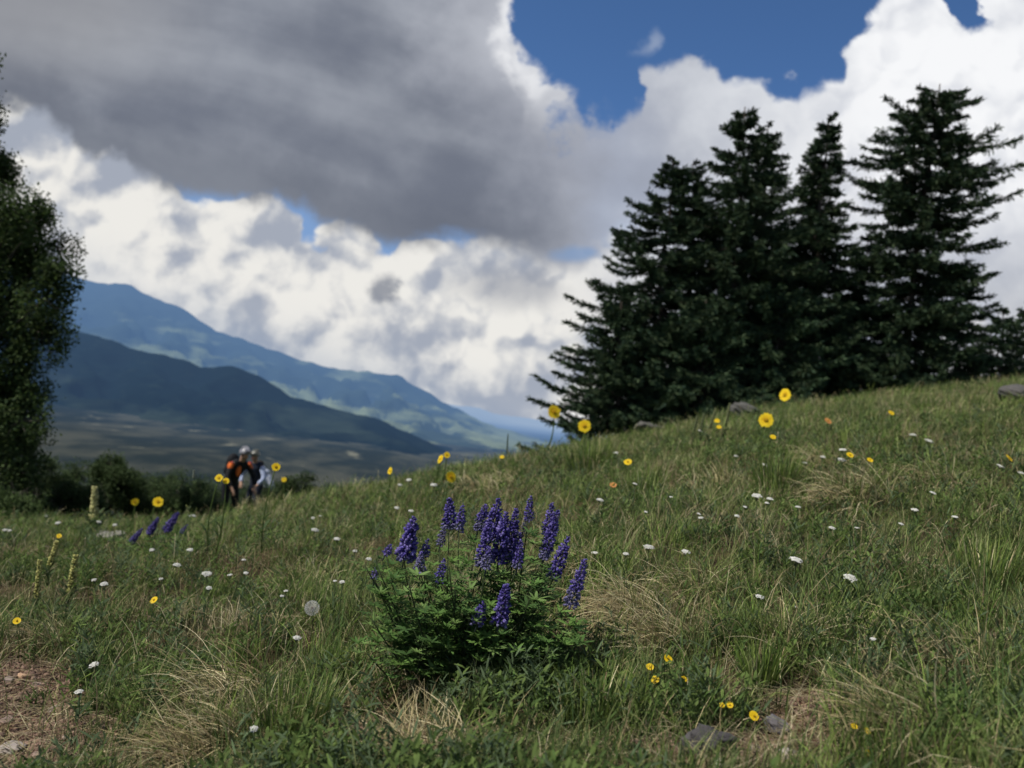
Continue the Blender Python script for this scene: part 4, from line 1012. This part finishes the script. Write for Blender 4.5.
def bush(px, py, depth, w, h, label, seed, cols, n=9000, leaf=.05, name='bush', group='bushes along the left edge of the ridge'):
    r = np.random.default_rng(seed); c0 = at(px, py, depth); b = np.array([c0[0], c0[1], gz(c0[0], c0[1]) - .05]); W = w * depth / FPX / 2; top = c0[2] + 0; Hh = max(.5, top - b[2])
    cl = [(b[0] + r.uniform(-.75, .75) * W, b[1] + r.uniform(-.6, .6) * W, 0, 0) for _ in range(16)]
    cl = [(x, y, b[2] + Hh * (r.uniform(.2, .82)) * (1 - .45 * ((x - b[0]) / W) ** 2), W * r.uniform(.22, .4)) for x, y, _, _ in cl] + [(b[0], b[1], b[2] + Hh * .85, W * .28)]
    leafy_tree(name, b, Hh * .8, cl, label, 'bush', seed, n, leaf, cols, .03, group, stems=5)
DK = [(.028, .048, .016), (.038, .060, .020), (.048, .072, .026)]
MD = [(.042, .070, .022), (.058, .090, .030), (.070, .100, .036)]
bush(112, 452, 17, 78, 0, 'rounded dark bush behind the tall pale yellow spike', 81, DK, 12000)
bush(45, 458, 15, 96, 0, 'dark green bush at the foot of the leafy tree', 82, DK, 12000)
bush(18, 488, 11.5, 90, 0, 'lower mid green bush at the left edge beside the dull boulder', 83, MD, 10000, .035)
bush(70, 482, 13, 70, 0, 'low dark bush between the boulder and the pale spike', 84, DK, 8000, .04)
bush(165, 474, 19, 80, 0, 'low dark bush just left of the hikers', 85, DK, 9000)
bush(200, 480, 16, 60, 0, 'small dusky bush touching the hikers on the left', 86, MD, 6000, .04)
bush(308, 474, 21, 60, 0, 'low dark bush behind the lone yellow daisy right of the hikers', 87, DK, 9000)

for a in (
    (140, 478, 18, 110, 'wide low scrub in a row with the others between the pale spike and the hikers', 91),
    (250, 484, 22, 120, 'low scrub directly behind the legs of the hikers', 92),
    (80, 462, 19, 90, 'dusky bush in the gap between the leafy tree and the rounded bush', 94),
    (185, 472, 23, 110, 'farthest dark bush behind the low scrub left of the hikers', 95),
    (285, 486, 24, 90, 'far low scrub right behind the white shirted hiker', 96)):
    bush(a[0], a[1], a[2], a[3], 0, a[4], a[5], DK, 8000)

# ------------------------------------------------------------------ people
def skin(name, verts, edges, rad, mat, parent, root=0, sub=2):
    me = bpy.data.meshes.new(name); me.from_pydata([tuple(v) for v in verts], edges, []); me.materials.append(mat)
    o = bpy.data.objects.new(name, me); COL.objects.link(o); o.parent = parent
    m = o.modifiers.new('skin', 'SKIN'); m.use_smooth_shade = True
    for i, s in enumerate(me.skin_vertices[0].data): s.radius = (rad[i], rad[i]) if np.ndim(rad[i]) == 0 else rad[i]; s.use_root = i == root
    m2 = o.modifiers.new('smooth', 'SUBSURF'); m2.levels = sub; m2.render_levels = sub
    return o
def flat(name, col, rough=.8, spec=.2):
    m, t, o = newmat(name); g = t.nodes.new('ShaderNodeTexCoord'); s = t.nodes.new('ShaderNodeSeparateXYZ'); t.links.new(g.outputs['Object'], s.inputs[0])
    f = xnoise(X(s.outputs[0]), X(s.outputs[1]), X(s.outputs[2]), 18, 4, .6)
    p = t.nodes.new('ShaderNodeBsdfPrincipled'); p.inputs['Roughness'].default_value = rough; p.inputs['Specular IOR Level'].default_value = spec
    t.links.new(xmix(f, tuple(c * .75 for c in col), tuple(min(1, c * 1.25) for c in col)), p.inputs['Base Color']); t.links.new(p.outputs[0], o.inputs[0]); return m
P_SKIN = flat('skin tone', (.42, .25, .17), .5, .3); P_BLACK = flat('black cloth', (.010, .011, .013)); P_ORANGE = flat('orange cloth', (.62, .14, .03)); P_WHITE = flat('white cloth', (.62, .65, .72))
P_BLUE = flat('pale blue cloth', (.36, .42, .58)); P_HELM = flat('grey white shell', (.20, .20, .22), .35, .5); P_HELM2 = flat('pale olive shell', (.15, .15, .12), .35, .5); P_DARK = flat('dark hair', (.02, .015, .012)); P_GREY = flat('grey cloth', (.09, .085, .08)); P_TAN = flat('brown cloth', (.14, .085, .04)); P_NAVY = flat('navy cloth', (.015, .02, .035)); P_RED = flat('red patch', (.55, .06, .05)); P_PINK = flat('pink trim', (.62, .35, .36))
def person(px, py, depth, face, lean, label, H=1.75, tops=P_BLACK, sleeve=P_BLACK, patch=None, legs=P_BLACK, head='helmet', helm=P_HELM, armsL=None, armsR=None, headturn=0., shorts=False):
    """figure standing on the slope; face: heading in radians; lean: forward bend of the trunk"""
    b = at(px, py, depth); b[2] = gz(b[0], b[1])
    o = thing('person', b, label, 'person'); o.rotation_euler = (0, 0, face)          # local +X is forward, +Y is its left
    k = H / 1.75; sl, cl_ = math.sin(lean), math.cos(lean); hip = np.array([-.10 * sl, 0, .93])
    def up(d, f=0., s=0.): return hip + np.array([d * sl + f * cl_, s, d * cl_ - f * sl])
    knee = [np.array([.10, .11, .49]), np.array([.04, -.12, .49])]; ank = [np.array([.02, .12, .085]), np.array([-.12, -.13, .085])]; toe = [a + np.array([.17, .01, -.045]) for a in ank]
    sh = [up(.50, 0, .19), up(.50, 0, -.19)]
    el = [np.array(armsL[0]), np.array(armsR[0])]; wr = [np.array(armsL[1]), np.array(armsR[1])]
    nk = up(.58, .02); ht = headturn; hl = lean * .6; hc = nk + np.array([math.sin(hl) * .15 + .03, 0, math.cos(hl) * .15])
    V = [hip, up(.2), up(.38), up(.50), nk, hc - np.array([0, 0, .03]), hc + np.array([.005, 0, .06])]; Rr = [(.10, .12), (.09, .11), (.105, .13), (.075, .10), .052, (.085, .075), (.085, .075)]
    E = [(0, 1), (1, 2), (2, 3), (3, 4), (4, 5), (5, 6)]
    for s in range(2):
        sgn = 1 if s == 0 else -1; i = len(V)
        V += [hip + np.array([0, sgn * .10, -.06]), knee[s], ank[s], toe[s]]; Rr += [.065, .045 if not shorts else .056, .038, .035]; E += [(0, i), (i, i + 1), (i + 1, i + 2), (i + 2, i + 3)]
        i = len(V); V += [sh[s], el[s], wr[s]]; Rr += [.040, .036, .028]; E += [(3, i), (i, i + 1), (i + 1, i + 2)]
        d = wr[s] - el[s]; d /= np.linalg.norm(d); lat = np.cross(d, [0, 0, 1.]); lat /= np.linalg.norm(lat) + 1e-6; nrm = np.cross(lat, d)
        i = len(V); palm = wr[s] + d * .07; V.append(palm); Rr.append((.034, .02)); E.append((i - 1, i))
        for f in range(4):
            q = palm + lat * (.028 - .018 * f) * sgn; j = len(V); Lf = (.034, .040, .037, .028)[f]
            V += [q + d * .025, q + d * (.025 + Lf) - nrm * .012, q + d * (.03 + Lf * 1.4) - nrm * .035]; Rr += [.010, .009, .008]; E += [(i, j), (j, j + 1), (j + 1, j + 2)]
        j = len(V); V += [wr[s] + d * .03 + lat * .035 * sgn, wr[s] + d * .065 + lat * .055 * sgn - nrm * .01]; Rr += [.012, .009]; E += [(i - 1, j), (j, j + 1)]
    V = [v * k for v in V]; Rr = [tuple(np.array(q) * k) if np.ndim(q) else q * k for q in Rr]
    body = skin('body', V, E, Rr, P_SKIN, o)
    # face, ears
    def part(nm, fn, mat, par=o):
        g = Geo(); fn(g)
        for i in range(len(g.v)): g.v[i] = g.v[i] * k
        ob = g.build(nm, mat); ob.parent = par; return ob
    fx = hc + np.array([.075, 0, .02])
    part('nose', lambda g: blobs(g, [fx + [.028, 0, -.015]], [[.014, .012, .022]], (1, 1, 1), 2), P_SKIN)
    part('mouth', lambda g: blobs(g, [fx + [.012, 0, -.055]], [[.008, .024, .006]], (1, 1, 1), 2), P_RED)
    for s in (1, -1):
        part('eye', lambda g: blobs(g, [fx + [.012, s * .032, .012]], [[.008, .014, .008]], (1, 1, 1), 2), P_DARK)
        part('ear', lambda g: blobs(g, [hc + [0, s * .08, .0]], [[.018, .01, .03]], (1, 1, 1), 2), P_SKIN)
    def dome(g, R, low=-.1, cc=hc + np.array([.0, 0, .045]), sx=1.12):
        v, f = ico(3); v = v.copy(); lowm = v[:, 2] < low; v[lowm, 2] = low; g.add(cc + v * np.array([R * sx, R * .95, R]), f, (.5, .5, .5))
    if head == 'helmet':
        hm = part('helmet', lambda g: (dome(g, .122), [tube(g, [hc + [-.13, y, .07], hc + [-.02, y, .19], hc + [.13, y, .08]], .016, (.4, .4, .4), 6) for y in (-.05, 0, .05)]), helm)
        part('visor', lambda g: ribbons(g, (hc + [.09, 0, .085])[None], 0., 1.5, .3, .09, .17, (.5, .5, .5), K=3, prof=lambda s: np.array(1 - .3 * s * s)), P_BLACK, hm)
        part('strap', lambda g: [tube(g, [hc + [.0, y, .05], hc + [.03, y * .7, -.07], hc + [.05, 0, -.10]], .007, (.1, .1, .1), 5) for y in (-.085, .085)], P_BLACK, hm)
    else:
        part('hair', lambda g: dome(g, .108, -.25, hc + np.array([-.012, 0, .03])), P_DARK)
    # clothes
    tv = [hip + [0, 0, -.16], hip + [0, 0, -.02], up(.2), up(.38), up(.50), up(.585)]
    tv = [v * k for v in tv] + [v * k for v in (sh[0], sh[1])]
    ja = skin('jacket' if tops is P_BLACK else 'shirt', tv, [(0, 1), (1, 2), (2, 3), (3, 4), (4, 5), (4, 6), (4, 7)], [(.15, .175), (.165, .185), (.15, .17), (.165, .20), (.13, .19), .08, .088, .088], tops, o)
    for s in range(2):
        endp = wr[s] if sleeve is not None else el[s]
        skin('sleeve', [sh[s] * k, (sh[s] * .5 + el[s] * .5) * k, el[s] * k, (el[s] * .15 + wr[s] * .85) * k], [(0, 1), (1, 2), (2, 3)], [.086, .07, .06, .048], sleeve or tops, o)
        e = ank[s] if not shorts else knee[s]
        h0 = hip + np.array([0, (.09 if s == 0 else -.09), .02])
        vs = [h0 * k, (h0 + knee[s]) / 2 * k, knee[s] * k] + ([] if shorts else [(knee[s] + ank[s]) / 2 * k, ank[s] * k])
        skin('trouser_leg' if not shorts else 'shorts_leg', vs, [(i, i + 1) for i in range(len(vs) - 1)], [.125, .105, .084] + ([] if shorts else [.066, .058]), legs, o)
        skin('shoe', [(ank[s] + [-.05, 0, -.04]) * k, (ank[s] + [.05, 0, -.035]) * k, (toe[s] + [.03, 0, 0]) * k], [(0, 1), (1, 2)], [.045, .048, .035], P_GREY, o)
    if patch:
        part('backpack', lambda g: blobs(g, [up(.36, -.20), up(.18, -.18)], [[.12, .16, .22], [.11, .15, .14]], (1, 1, 1), 3), P_BLACK)
        for s in range(2):
            sgn = 1 if s == 0 else -1
            a0 = (sh[s] + [0, sgn * .012, .02]) * k; a1 = (sh[s] * .45 + el[s] * .55 + [.01, sgn * .012, .01]) * k
            skin('shoulder_panel', [a0, (a0 + a1) / 2, a1], [(0, 1), (1, 2)], [.084, .076, .06], patch, o)
            skin('badge', [(sh[s] + [.05, sgn * .045, .045]) * k, (sh[s] + [.06, sgn * .05, .0]) * k], [(0, 1)], [.042, .04], P_RED, o, sub=1)
        part('chest_panel', lambda g: blobs(g, [up(.40, .13, -.05)], [[.04, .06, .14]], (1, 1, 1), 2), patch)
    return o
HD = 20.
def head_y(px, py): return at(px, py, HD)
# heading 0 = towards +X (right); -pi/2 = towards the viewer
person(225, 524, 18.9, R_(-35), .50, 'person in black jacket with orange shoulders and a grey white helmet, bending forward', 1.85, P_BLACK, P_BLACK, P_ORANGE, P_BLACK, 'helmet', P_HELM,
       ([.30, .34, 1.10], [.45, .30, .86]), ([.28, -.34, 1.08], [.44, -.28, .84]))
person(250, 524, 20.2, R_(-110), .30, 'person in a pale helmet with orange chest and light blue sleeves, beside the bending one', 1.70, P_NAVY, P_BLUE, None, P_NAVY, 'helmet', P_HELM2,
       ([.16, .34, 1.12], [.32, .26, .92]), ([.20, -.34, 1.10], [.36, -.20, .92]))
person(263.5, 519, 22.6, R_(172), .62, 'person in a white shirt and dark shorts, bending at the right end of the group', 1.66, P_WHITE, P_WHITE, None, P_BLACK, 'hair', None,
       ([.05, .27, 1.08], [.16, .24, .86]), ([.05, -.27, 1.08], [.16, -.24, .86]), shorts=True)
for o in COL.objects:
    if o.name.startswith('person'): print(o.name, proj(np.array(o.location)), proj(np.array(o.location) + np.array([0, 0, 1.75])))
